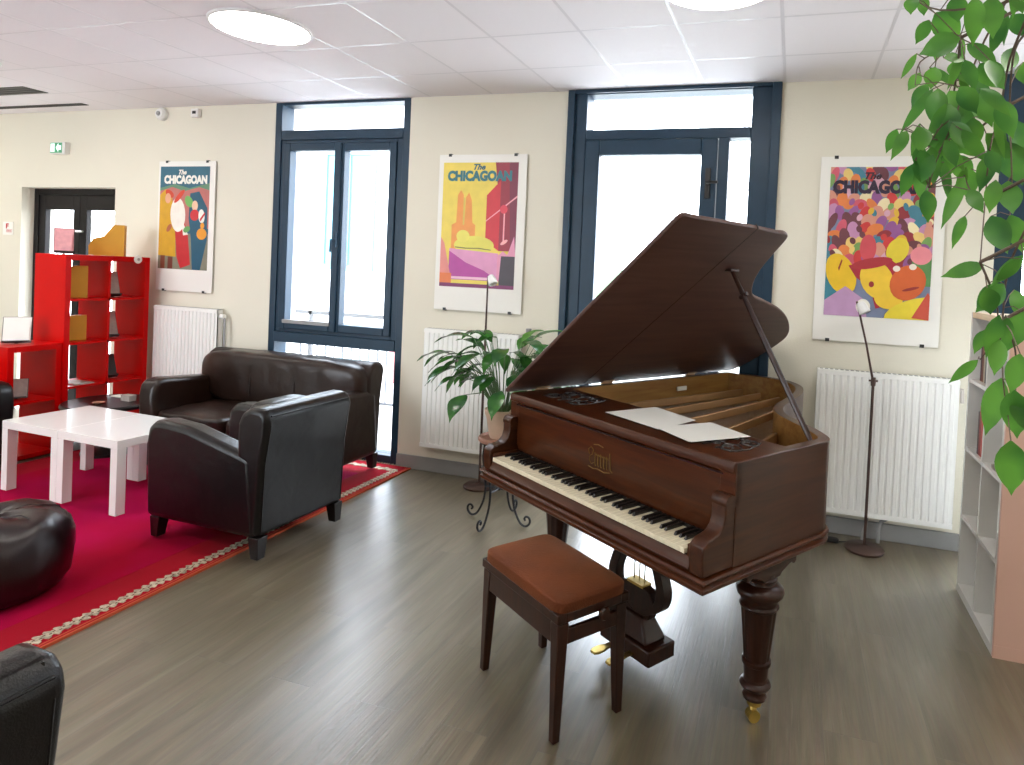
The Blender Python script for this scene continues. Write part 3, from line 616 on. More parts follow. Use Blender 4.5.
# pouf
t = thing('pouf', 'round oxblood leather pouf on the rug at the left edge', 'pouf', (-2.49, -2.40, .012))
prof = [(.001, 0), (.22, 0), (.275, .02), (.305, .07), (.318, .15), (.315, .23), (.298, .29), (.262, .325), (.22, .345), (.15, .352), (.08, .345), (.03, .335), (.001, .333)]
f = MB(); n = 64
rings = []
for r_, z in prof:
    ring_ = []
    for k in range(n):
        a = 2 * PI * k / n; q = r_ * (1 + .010 * math.sin(a * 9 + z * 20) * (z > .05) + .006 * math.sin(a * 17 + 1)); zz = z + (.010 * math.sin(a * 5 + r_ * 22) * (z > .3) * (r_ > .02))
        ring_.append(f.v((q * math.cos(a), q * math.sin(a), zz)))
    rings.append(ring_)
for A, B in zip(rings, rings[1:]):
    for k in range(n): f.face([A[k], A[(k + 1) % n], B[(k + 1) % n], B[k]])
f.build('body', M['leather_pouf'], t, angle=80)
f = MB(); f.tube([(.283 * math.cos(a), .283 * math.sin(a), .298 + .006 * math.sin(a * 7)) for a in [2 * PI * k / 48 for k in range(49)]], .004, 6); f.build('piping', M['leather_pouf'], t)
f = MB()
for k in range(6):
    a = k * PI / 3 + .3; f.tube([(.03 * math.cos(a), .03 * math.sin(a), .338), (.15 * math.cos(a + .05), .15 * math.sin(a + .05), .358), (.27 * math.cos(a), .27 * math.sin(a), .322), (.30 * math.cos(a), .30 * math.sin(a), .25)], .0028, 6)
f.build('seam', M['leather_pouf'], t)

# white tables pushed together
def white_table(loc, label):
    t = thing('coffee_table', label, 'table', loc, math.radians(-2.2), 'pair of white square tables pushed together')
    a, b = .262, .264; hh = .458 - .012
    MB().box(-a, a, -b, b, hh - .05, hh).build('tabletop', M['white_lacquer'], t, bevel=.002)
    for sx in (-1, 1):
        for sy in (-1, 1):
            x0, y0 = sx * a, sy * b; x1, y1 = sx * (a - .056), sy * (b - .056)
            MB().box(min(x0, x1), max(x0, x1), min(y0, y1), max(y0, y1), 0, hh - .05).build('leg', M['white_lacquer'], t, bevel=.0015)
    return t
tA = white_table((-3.084, -1.283, .012), 'square white table nearer the black armchair, one of the pair pushed together')
clone(tA, (-3.609, -1.263, .012), label='square white table at the left edge, one of the pair pushed together')

# dark round table behind
t = thing('side_table', 'low round dark wood table between red shelf and sofa', 'table', (-4.10, -.68, 0))
MB().lathe([(.001, .375), (.29, .375), (.30, .385), (.30, .40), (.29, .41), (.001, .41)], n=32).build('tabletop', M['dark_wood'], t)
MB().lathe([(.001, 0.012), (.17, .012), (.17, .03), (.05, .06), (.04, .2), (.05, .35), (.12, .375)], n=24).build('pedestal', M['dark_wood'], t)
tag(MB().box(-.045, .045, -.03, .03, 0, .045).build('box', M['grey_paper'], None, bevel=.002, loc=(-4.0, -.60, .4102)), 'small pale box on the dark round table', 'box')
tag(MB().box(-.05, .05, -.035, .035, 0, .006).build('booklet', M['paper'], None, loc=(-4.2, -.52, .4102)), 'white booklet lying on the dark round table', 'booklet')
f = MB(); f.lathe([(.001, 0), (.022, 0), (.04, .012), (.042, .014), (.02, .006), (.001, .005)], n=20); tag(f.build('dish', M['terracotta'], None, loc=(-4.07, -.78, .4102)), 'small round dish on the dark round table', 'dish')

# ------------------------------------------------------------------ red shelves (open faces toward +x)
def red_shelf(name, label, x, y, L, rows, pitch, base, top, cols, wood_=.032, d=.39):
    t = thing(name, label, 'shelf', (x, y, 0))        # x,y = near end of the open face; extends +y by L, -x by d
    MB().box(-d, 0, 0, wood_ * 1.3, 0, top).build('side_panel', M['red'], t, bevel=.001)
    MB().box(-d, 0, L - wood_ * 1.3, L, 0, top).build('side_panel', M['red'], t, bevel=.001)
    MB().box(-d, 0, wood_ * 1.3, L - wood_ * 1.3, top - wood_ * 1.3, top).build('top_board', M['red'], t)
    MB().box(-d, 0, wood_ * 1.3, L - wood_ * 1.3, base - .03, base).build('bottom_board', M['red'], t)
    for c in range(1, cols):
        yy = L / cols * c; MB().box(-d + .002, -.002, yy - .009, yy + .009, base, top - wood_ * 1.3).build('divider', M['red'], t)
    for r_ in range(1, rows):
        z = top - pitch * r_ - .01; MB().box(-d + .002, -.002, wood_ * 1.3, L - wood_ * 1.3, z - .009, z + .009).build('shelf_board', M['red'], t)
    return t
red_shelf('tall_bookcase', 'tall bright red open cube bookcase in front of the dark door', -4.425, -.80, .68, 4, .342, .09, 1.527, 2, d=.335)
red_shelf('low_bookcase', 'low red open cube shelf at the left edge beside the tall red one', -4.435, -1.165, .363, 2, .41, .04, .845, 1)
# things on the shelves
def leaflet(name, label, loc, rz, w, h, m, tilt=.25, holder=True, cat='leaflet', n=1):
    t = thing(name, label, cat, loc, rz)
    c, s_ = math.cos(tilt), math.sin(tilt)
    def slab(x0, x1, y0, y1, z0, z1, nm, mm):
        P = [(x, y * c + z * s_, -y * s_ + z * c) for z in (z0, z1) for x, y in ((x0, y0), (x1, y0), (x1, y1), (x0, y1))]
        MB().hexa(P).build(nm, mm, t)
    for k in range(n): slab(-w / 2 + .003 * k, w / 2 - .004 * k, -.006 * k - .005, -.006 * k, .012, h - .03 * k, 'sheet', m)
    if holder:
        slab(-w / 2 - .004, w / 2 + .004, .0, .006, .006, h * 1.02, 'back_plate', M['card_dark']); slab(-w / 2, w / 2, -.006 * n - .03, 0, .006, .014, 'ledge', M['card_dark'])
        MB().prism([(.006, 0), (h * s_ * .9, h * c * .85), (h * s_ * .9 + .03, 0)], -.01, .01, 'x').build('foot', M['card_dark'], t)
    return t
zt = 1.528
leaflet('leaflet_stand', 'stand of pink leaflets on top of the tall red bookcase', (-4.60, -.70, zt), 1.0, .12, .21, M['pink_paper'], n=4)
t = thing('magazine_box', 'yellow card magazine box on top of the tall red bookcase', 'box', (-4.60, -.36, zt), .75)
P = [(-.12, 0), (.12, 0), (.12, .26), (.045, .26), (-.02, .16), (-.09, .14), (-.12, .08)]
MB().prism(P, -.045, -.043, 'y').build('side', M['card_yellow'], t); MB().prism(P, .043, .045, 'y').build('side', M['card_yellow'], t)
MB().box(-.12, .12, -.043, .043, 0, .003).build('base', M['card_yellow'], t); MB().box(.117, .12, -.043, .043, .003, .26).build('spine', M['card_yellow'], t); MB().box(-.12, -.117, -.043, .043, .003, .08).build('lip', M['card_yellow'], t)
t = thing('badge', 'small round cream badge on the top edge of the tall red bookcase', 'badge', (-4.42, -.235, 1.508))
o = MB().lathe([(.001, 0), (.033, 0), (.036, .004), (.033, .008), (.001, .010)], n=24).build('disc', M['paper'], t); o.rotation_euler = (0, PI / 2, 0)
o = MB().lathe([(.001, .0095), (.012, .0095), (.012, .0115), (.001, .0115)], n=16).build('centre', M['grey_paper'], t); o.rotation_euler = (0, PI / 2, 0)
def magfile(loc, rz, h, label, m):
    t = thing('magazine_file', label, 'magazine file', loc, rz)
    P = [(-.10, 0), (.10, 0), (.10, h), (.03, h), (-.04, h * .93), (-.1, h * .8)]
    MB().prism(P, -.035, .035, 'y').build('case', m, t, bevel=.003); MB().prism([(-.101, .02), (-.099, .02), (-.099, h * .6), (-.101, h * .6)], -.025, .025, 'y').build('label_slip', M['grey_paper'], t)
zr = [1.527 - .342 * k - .01 + .0095 for k in (1, 2, 3)]
magfile((-4.60, -.635, zr[0]), 1.0, .255, 'tan magazine file in the top near cell of the red bookcase', M['card_yellow'])
magfile((-4.60, -.635, zr[1]), 1.0, .2, 'tan magazine file in the second cell of the red bookcase', M['card_yellow'])
leaflet('leaflet_stand', 'leaflets leaning in the top far cell of the red bookcase', (-4.56, -.33, zr[0]), 1.25, .10, .22, M['grey_paper'], n=3, tilt=.4)
leaflet('leaflet_stand', 'pale leaflet leaning in the second far cell of the red bookcase', (-4.56, -.33, zr[1]), 1.25, .09, .23, M['grey_paper'], n=2, tilt=.45)
leaflet('leaflet_stand', 'dark leaflets leaning in the third far cell of the red bookcase', (-4.56, -.33, zr[2]), 1.25, .09, .21, M['card_dark'], n=3, tilt=.5)
tag(MB().box(-.1, .1, -.07, .07, 0, .008).build('magazine', M['grey_paper'], None, loc=(-4.54, -.62, zr[2])), 'magazine lying flat in the third near cell of the red bookcase', 'magazine')
tag(MB().box(-.06, .06, -.08, .08, 0, .03).build('paper_stack', M['paper'], None, bevel=.002, loc=(-4.54, -.3, .091)), 'white paper stack in the bottom far cell of the red bookcase', 'papers')
tag(MB().box(-.06, .06, -.08, .08, 0, .02).build('paper_stack', M['paper'], None, bevel=.002, loc=(-4.54, -.63, .091)), 'white paper stack in the bottom near cell of the red bookcase', 'papers')
leaflet('leaflet_stand', 'stand of white and pink leaflets on the low red shelf', (-4.62, -1.0, .846), .9, .16, .20, M['paper'], n=3, tilt=.3)
leaflet('leaflet_stand', 'small picture leaflet inside the low red shelf', (-4.58, -1.02, .845 - .41 - .0005), .9, .13, .15, M['grey_paper'], n=2, tilt=.3)

# ------------------------------------------------------------------ white bookcase at the right
t = thing('bookcase', 'white cube bookcase at the right edge, pink reflection painted on its end', 'bookcase', (1.80, -1.195, 0))
Lb, Db, Hb = .635, .37, 1.46
MB().box(0, Db, -.016, 0, .0, Hb).build('end_panel', M['pinkside'], t, bevel=.001)
MB().box(0.0, Db, 0, .022, 0, Hb).build('side_panel', M['white_lacquer'], t); MB().box(0, Db, Lb - .022, Lb, 0, Hb).build('side_panel', M['white_lacquer'], t)
MB().box(0, Db, .022, Lb - .022, Hb - .03, Hb).build('top_board', M['birch'], t); MB().box(0, Db, .022, Lb - .022, .0, .04).build('bottom_board', M['white_lacquer'], t)
MB().box(.002, Db, Lb / 2 - .009, Lb / 2 + .009, .04, Hb - .03).build('divider', M['white_lacquer'], t)
bz = [.04 + .355 * k for k in range(4)]
for z in bz[1:]: MB().box(.002, Db, .022, Lb - .022, z - .009, z + .009).build('shelf_board', M['white_lacquer'], t)
MB().box(Db - .006, Db - .001, .022, Lb - .022, .04, Hb - .03).build('back_panel', M['white_lacquer'], t)
MB().box(-.0012, Db + .001, -.0175, -.016, .0, .055).build('kick_strip', M['pinkside'], t)
bk_cols = [(70, 40, 60), (44, 44, 60), (150, 140, 130), (86, 40, 44), (60, 70, 80), (180, 170, 150), (120, 60, 40)]
def book(x, y, z, th, h, dp, col, label, group, lean=0.0):
    t = thing('book', label, 'book', (x, y, z), 0, group); m = pm(col)
    f = MB(); f.box(0, dp, 0, .0015, 0, h).box(0, dp, th - .0015, th, 0, h).box(0, .002, .0015, th - .0015, 0, h); f.build('cover', m, t, flat=True)
    MB().box(.002, dp - .003, .0015, th - .0015, .003, h - .003).build('pages', M['paper'], t)
    t.rotation_euler = (lean, 0, 0); return t
zb1 = bz[3] + .0095; y = -1.195 + Lb / 2 + .015
ths = [.03, .022, .035, .018, .028, .024, .03, .02]; hs = [.25, .27, .22, .24, .26, .2, .23, .25]
names = ['dark plum', 'navy', 'pale grey', 'maroon', 'slate', 'cream', 'rust', 'dark plum']
ords = ['first', 'second', 'third', 'fourth', 'fifth', 'sixth', 'seventh', 'eighth']
for k in range(8):
    book(1.835, y, zb1, ths[k], hs[k], .17, bk_cols[k % 7], '%s book, %s from the divider, far top cell of white bookcase' % (names[k], ords[k]), 'books in the far top cell'); y += ths[k] + .003
y = -1.195 + .06
for k in range(5):
    book(1.85, y, zb1, ths[k], hs[4 - k], .16, bk_cols[(k + 3) % 7], '%s book, %s from the near end, near top cell of white bookcase' % (names[(k + 3) % 7], ords[k]), 'books in the near top cell'); y += ths[k] + .003
zb2 = bz[2] + .0095; y = -1.195 + Lb / 2 + .09
for k, (cc, nm) in enumerate((((196, 70, 50), 'orange-red'), ((150, 40, 40), 'dark red'), ((60, 50, 60), 'charcoal'))):
    book(1.82, y, zb2, .024, (.23, .24, .21)[k], .16, cc, '%s book standing in the second cell of the white bookcase' % nm, 'books in the second cell'); y += .027
tag(MB().box(0, .15, 0, .12, 0, .02).build('booklet', M['grey_paper'], None, bevel=.002, loc=(1.815, -1.10, zb2)), 'booklets lying flat near the front of the white bookcase', 'booklet')

# ------------------------------------------------------------------ floor lamps
def lamp(label, x, y, path, head, hd):
    t = thing('floor_lamp', label, 'floor lamp', (x, y, 0))
    MB().lathe([(.001, 0), (.108, 0), (.112, .006), (.112, .014), (.10, .022), (.03, .028), (.012, .034), (.001, .034)], n=36).build('base', M['lamp_metal'], t)
    pl = MB().tube([(0, 0, .03), (0, 0, .99), path[0]], .0085, 10).build('pole', M['lamp_metal'], t)
    MB().tube(path, [.0075] + [.006] * (len(path) - 1), 10).build('arm', M['lamp_metal'], t)
    f = MB(); f.lathe([(.001, -.02), (.013, -.02), (.015, 0), (.013, .03), (.001, .03)], n=16); f.tube([(-.025, 0, .01), (.025, 0, .01)], .006, 8); o = f.build('joint', M['lamp_metal'], t); o.location = path[0]
    h_ = Vector(head); d = Vector(hd).normalized(); q = d.to_track_quat('-Z', 'Y')
    o = MB().lathe([(.012, .02), (.02, .015), (.027, -.005), (.033, -.05), (.031, -.05), (.02, 0), (.001, .004)], n=24, cap=False).build('shade', M['lamp_white'], t); o.location = h_; o.rotation_mode = 'QUATERNION'; o.rotation_quaternion = q
    o2 = MB().ball((0, 0, -.012), .016, 12).build('bulb', M['lamp_white'], t); o2.location = h_; o2.rotation_mode = 'QUATERNION'; o2.rotation_quaternion = q
lamp('slim brown floor lamp in front of the right radiator', 1.384, -.217, [(0, 0, 1.0), (-.05, -.02, 1.22), (-.11, -.04, 1.45), (-.118, -.045, 1.475)], (-.092, -.045, 1.455), (.5, -.25, -1))
lamp('slim floor lamp standing behind the potted plant', -1.176, -.168, [(0, 0, 1.1), (.02, -.04, 1.3), (.06, -.12, 1.50), (.065, -.125, 1.515)], (.09, -.13, 1.505), (.55, -.25, -1))
f = MB(); f.cushion(-.045, .045, -.022, .022, 0, .028, k=4, n=8); tag(f.build('foot_switch', M['black'], None, loc=(1.20, -.17, .001)), 'black foot switch on the floor by the right floor lamp', 'switch')
tag(MB().tube([(1.24, -.17, .008), (1.30, -.14, .006), (1.34, -.13, .006), (1.37, -.11, .006)], .0035, 6).tube([(1.16, -.17, .008), (1.08, -.13, .006), (1.02, -.05, .006), (.98, -.03, .006)], .0035, 6).build('lamp_cord', M['black'], None), 'black cord running from the right floor lamp along the floor', 'cord')
# ------------------------------------------------------------------ grand piano  (local: u along keyboard bass->treble, v toward the tail)
PX, PY, PR = -.3786, -1.4582, math.radians(-33.036)
P = thing('grand_piano', 'reddish mahogany grand piano with its lid propped open', 'piano', (PX, PY, 0), PR)
WP, HP, ZB, ZR = 1.357, .97, .623, .573
def catmull(pts, n=8):
    out = []
    for i in range(len(pts) - 1):
        p0 = pts[max(i - 1, 0)]; p1 = pts[i]; p2 = pts[i + 1]; p3 = pts[min(i + 2, len(pts) - 1)]
        for k in range(n):
            t = k / n; out.append(tuple(.5 * (2 * p1[j] + (p2[j] - p0[j]) * t + (2 * p0[j] - 5 * p1[j] + 4 * p2[j] - p3[j]) * t * t + (-p0[j] + 3 * p1[j] - 3 * p2[j] + p3[j]) * t ** 3) for j in range(2)))
    out.append(pts[-1]); return out
curve = catmull([(WP, .55), (WP - .03, .615), (1.22, .70), (1.08, .78), (.955, .87), (.86, 1.01), (.79, 1.2), (.70, 1.42), (.585, 1.60), (.46, 1.70), (.34, 1.735), (.2, 1.715), (.10, 1.68), (.03, 1.65), (0, 1.62)], 5)
outer = [(WP, .0)] + curve + [(0, 0)]
def inset(pts, d):
    n = len(pts); out = []
    for i in range(n):
        a, b, c = Vector(pts[i - 1]), Vector(pts[i]), Vector(pts[(i + 1) % n])
        e1 = (b - a).normalized(); e2 = (c - b).normalized(); n1 = Vector((-e1.y, e1.x)); n2 = Vector((-e2.y, e2.x)); m = (n1 + n2)
        m = m / max(.35, m.dot(n1)) if m.length > 1e-6 else n1
        out.append(tuple(b + m * d))
    return out
inner = inset(outer, .045)
# rim: outer veneer, inner golden face, top edge
f = MB(); n = len(outer)
O0 = [f.v((*p, ZB - .003)) for p in outer]; O1 = [f.v((*p, HP)) for p in outer]; I0 = [f.v((*p, ZB - .003)) for p in inner]; I1 = [f.v((*p, HP)) for p in inner]
for i in range(n - 1):
    j = i + 1
    f.face([O0[i], O0[j], O1[j], O1[i]], 0); f.face([O1[i], O1[j], I1[j], I1[i]], 0); f.face([I1[i], I1[j], I0[j], I0[i]], 1); f.face([O0[i], O0[j], I0[j], I0[i]], 0)
f.face([O0[0], O1[0], I1[0], I0[0]], 0); f.face([O0[-1], O1[-1], I1[-1], I0[-1]], 0)
f.build('rim', [M['piano_side'], M['inner_wood']], P, bevel=.004, seg=3)
# base moulding, running right round and out under the keys
def profile_band(pts, prof, closed=True):
    f = MB(); rings = []
    for (d, z) in prof: rings.append([f.v((*q, z)) for q in inset(pts, -d)])
    m = len(pts)
    for A, B in zip(rings, rings[1:]):
        for i in range(m): f.face([A[i], A[(i + 1) % m], B[(i + 1) % m], B[i]])
    f.face(rings[0][::-1]); f.face(rings[-1]); return f
FR = .156
full = [(WP, -FR + .01)] + curve + [(0, -FR + .01)]
profile_band(full, [(-.02, ZR), (.004, ZR), (.012, ZR + .008), (.012, ZR + .018), (.003, ZR + .024), (.003, ZR + .030), (.012, ZR + .036), (.014, ZB - .01), (.008, ZB - .002), (-.02, ZB)]).build('base_moulding', M['piano'], P, angle=30)
# keybed front rail
f = MB(); f.prism([(-FR + .012, ZB), (-FR + .004, ZB + .014), (-FR + .012, ZB + .024), (-FR + .02, ZB + .046), (0, ZB + .046), (0, ZB)], .06, WP - .06, 'x'); f.build('key_slip', M['piano'], P, bevel=.002)
MB().box(.03, WP - .03, -.02, .33, ZB, ZB + .05).build('key_bed', M['piano'], P)
# cheeks
ck = [(-FR + .01, ZB), (-FR + .004, ZB + .07), (-FR + .008, ZB + .098), (-FR + .03, ZB + .115), (-.105, ZB + .118), (-.075, ZB + .125), (-.055, ZB + .145), (-.047, ZB + .175), (-.047, ZB + .205), (-.043, ZB + .226), (-.03, ZB + .240), (-.012, ZB + .243), (0.004, ZB + .232), (.01, ZB + .2), (.03, ZB)]
for a, b in ((0.002, .062), (WP - .062, WP - .002)):
    f = MB(); f.prism(ck, a, b, 'x'); c_ = f.build('cheek', M['piano_side'], P, bevel=.005, seg=3)
    f = MB(); f.tube([(a - .002, -.022, ZB + .218), (b + .002, -.022, ZB + .218)], .026, 16); f.build('scroll', M['piano_side'], c_)
# fallboard (tall front panel) and the fixed top
f = MB(); f.prism([(.018, ZB + .045), (.004, ZB + .09), (-.004, ZB + .11), (-.006, HP - .045), (.006, HP - .038), (.03, HP - .038), (.03, ZB + .045)], .062, WP - .064, 'x'); f.build('fallboard', M['piano'], P, bevel=.002)
for x0_, x1_ in ((.0, .062), (WP - .064, WP)): MB().box(x0_, x1_, -.006, .03, ZB + .2, HP - .001).build('front_stile', M['piano'], P, bevel=.002)
f = MB(); f.prism([(-.012, HP - .036), (-.014, HP - .012), (-.006, HP + .002), (.33, HP + .002), (.335, HP - .01), (.33, HP - .036)], .002, WP - .002, 'x'); f.build('front_top', M['piano'], P, bevel=.003)
MB().box(.05, WP - .05, -.0065, -.004, HP - .05, HP - .044).build('shadow_bead', M['ebony'], P)
# fretwork on the music desk
def spiral(cx, cy, r0, r1, a0, turns, n=22):
    return [(cx + (r0 + (r1 - r0) * k / n) * math.cos(a0 + turns * 2 * PI * k / n), cy + (r0 + (r1 - r0) * k / n) * math.sin(a0 + turns * 2 * PI * k / n), HP + .003) for k in range(n + 1)]
for cx in (.26, WP - .22):
    f = MB()
    for s_ in (-1, 1):
        for cy, rr in ((.12, .055), (.23, .045)):
            f.tube(spiral(cx + s_ * .09, cy, .008, rr, 0 if s_ > 0 else PI, 1.4 * s_), .0045, 6)
            f.tube(spiral(cx + s_ * .02, cy + .02, .006, rr * .6, PI / 2, -1.3 * s_), .0035, 6)
    for k in range(5): f.tube([(cx - .12 + k * .06, .08, HP + .003), (cx - .10 + k * .06, .17, HP + .003), (cx - .13 + k * .06, .28, HP + .003)], .003, 6)
    f.build('fretwork', M['ebony'], P)
# gilt maker's lettering, an illegible blackletter flourish on the fallboard
f = MB(); cu = .665; z0 = HP - .205; y = -.0065
def st(p, r=.0016): f.tube([(cu + a, y, z0 + b) for a, b in p], r, 5)
st([(-.055, .055), (-.062, .075), (-.045, .088), (-.03, .078), (-.036, .058), (-.05, .05), (-.055, .03), (-.04, .018), (-.024, .026)])
for k in range(5):
    x_ = -.018 + k * .018; st([(x_ - .003, .068 - .004 * (k % 2)), (x_, .06), (x_, .022), (x_ + .005, .015)], .002); st([(x_ + .004, .064), (x_ + .012, .058)], .0014)
st([(-.06, .005), (-.03, .0), (0, .006), (.04, 0), (.075, .008)]); st([(.07, .085), (.075, .05), (.078, .02), (.09, .012)]); st([(-.03, .1), (0, .105), (.03, .1)])
f.build('gilt_lettering', M['gold'], P)
# keys: 52 naturals, 36 sharps
K0, KL, KZ, KF = .082, 1.193, .694, .148
kw = KL / 52; f = None
keyw = MB().box(.0006, kw - .0006, 0, .150, -.018, 0).build('white_key', M['ivory'], P, bevel=.0015); keyw.location = (K0, -KF, KZ)
for k in range(1, 52):
    c = keyw.copy(); COL.objects.link(c); c.location = (K0 + k * kw, -KF, KZ)
sh = MB().hexa([(-.0055, 0, 0), (.0055, 0, 0), (.0055, .098, 0), (-.0055, .098, 0), (-.004, .006, .0125), (.004, .006, .0125), (.004, .098, .0135), (-.004, .098, .0135)])
kb = sh.build('black_key', M['ebony'], P, bevel=.001); first = True
for k in range(51):
    if k % 7 in (0, 2, 3, 5, 6):    # A# . C# D# . F# G#
        pos = (K0 + (k + 1) * kw, -KF + .052, KZ)
        if first: kb.location = pos; first = False
        else: c = kb.copy(); COL.objects.link(c); c.location = pos
for a, b in ((.062, K0 - .001), (K0 + KL + .001, WP - .062)): MB().box(a, b, -FR + .02, .0, ZB + .04, ZB + .085).build('key_block', M['piano'], P, bevel=.003)
MB().box(.062, WP - .062, -.006, .0, KZ, KZ + .012).build('name_felt', M['ebony'], P)
# inside: soundboard, plate, bars, strings, dampers
zs = .80
f = MB(); ins = inset(outer, .046); f.prism([p for p in ins if p[1] > .04], zs - .012, zs, 'z'); f.build('soundboard', M['inner_wood'], P)
MB().box(.046, WP - .046, .33, .345, zs, HP - .012).build('belly_rail', M['inner_wood'], P)
def clipu(v):      # usable width at depth v
    xs = [p for p in curve]; best = WP - .06
    for a, b in zip(curve, curve[1:]):
        if min(a[1], b[1]) <= v <= max(a[1], b[1]) and a[0] > .4: best = min(best, a[0] - .07)
    return best
f = MB(); bars = [(.14, .16), (.36, .30), (.60, .44), (.86, .58), (1.10, .72)]
for u0, u1 in bars:
    vmax = .36
    while vmax < 1.6 and clipu(vmax) > u0 + (u1 - u0) * (vmax - .36) / 1.2 + .02: vmax += .02
    ue = u0 + (u1 - u0) * (vmax - .36) / 1.2
    f.hexa([(u0 - .014, .36, zs + .045), (u0 + .014, .36, zs + .045), (ue + .012, vmax, zs + .045), (ue - .012, vmax, zs + .045), (u0 - .009, .36, zs + .085), (u0 + .009, .36, zs + .085), (ue + .008, vmax, zs + .085), (ue - .008, vmax, zs + .085)])
f.box(.06, WP - .06, .40, .47, zs + .03, zs + .06); f.build('iron_plate', M['iron_gold'], P, bevel=.004)
f = MB(); k = 0; u = .09
while u < 1.27:
    v = .45
    while v < 1.6 and clipu(v) > u + .0: v += .03
    v = min(v, 1.58 if u < .5 else v)
    if v > .5: f.box(u - .0006, u + .0006, .42, v, zs + .036, zs + .0375)
    u += .0125
f.build('strings', M['strings'], P)
tag(bpy.data.objects['strings'], kind='stuff')
f = MB(); 
for k in range(60): f.box(.10 + k * .019, .114 + k * .019, .50, .53, zs + .04, zs + .065)
o = f.build('dampers', M['ebony'], P); o['kind'] = 'stuff'
MB().box(.09, 1.24, .49, .54, zs + .066, zs + .072).build('damper_rail', M['iron_gold'], P)
MB().box(.62, 1.22, .43, .455, zs + .06, zs + .066).build('felt_strip', M['felt_red'], P)
# bridge, curved
f = MB(); f.tube([(.20, 1.45, zs + .012), (.34, 1.42, zs + .012), (.46, 1.3, zs + .012), (.6, 1.08, zs + .012), (.78, .84, zs + .012), (1.0, .68, zs + .012), (1.2, .6, zs + .012)], .014, 8); f.build('bridge', M['inner_wood'], P)
MB().box(.049, .06, 1.12, 1.2, HP - .075, HP - .05).build('hinge_block', M['paper'], P, bevel=.003)
# lid : slab in (e, v) plane, hinged on the bass side
AL = math.radians(37.0)
lidE = MB()
lc = catmull([(1.337, .60), (1.338, .655), (1.31, .70), (1.2, .733), (1.08, .775), (.965, .85), (.87, .96), (.815, 1.12), (.74, 1.34), (.655, 1.52), (.55, 1.68), (.45, 1.79), (.36, 1.825), (.2, 1.81), (.1, 1.775), (.03, 1.74), (0, 1.70)], 5)
lo = [(0, -.030), (1.34, -.022), (1.362, -.012), (1.366, .01), (1.362, .04), (1.348, .45)] + lc
lidE.prism([(a, b) for a, b in lo], 0, .020, 'z')
lid = lidE.build('lid', M['lid'], P, bevel=.006, seg=3); lid.location = (-.012, 0, HP + .001); lid.rotation_euler = (0, -AL, 0)
sm = MB(); sm.box(.002, 1.352, .445, .4475, -.0012, .0212); sm.build('flap_seam', M['ebony'], lid)
for v in (.18, .62, 1.30):
    h_ = MB(); h_.tube([(-.002, v - .04, -.004), (-.002, v + .04, -.004)], .006, 10); h_.box(-.0, .028, v - .04, v + .04, -.0025, 0); h_.build('hinge', M['iron_gold'], lid)
# prop stick from treble rim to the lid
se = 1.075; sv = .565
tip = Vector((-.012 + se * math.cos(AL), sv, HP + .001 + se * math.sin(AL))); foot = Vector((1.305, .53, HP - .02))
f = MB(); d = (tip - foot); a_ = foot + d * .5
f.tube([foot, foot + d * .05, foot + d * .5, foot + d * .9, foot + d * .985], [.008, .0115, .0125, .0105, .009], 10); st_ = f.build('prop_stick', M['piano_leg'], P)
f = MB(); c_ = foot + d * .83; f.tube([c_ + Vector((-.018, 0, -.01)), c_ + Vector((.018, 0, .01))], .010, 8); f.build('hook', M['piano_leg'], st_)
f = MB(); f.box(tip.x - .022, tip.x + .022, tip.y - .03, tip.y + .03, tip.z - .012, tip.z - .0); o = f.build('prop_cup', M['piano_leg'], P, bevel=.003)
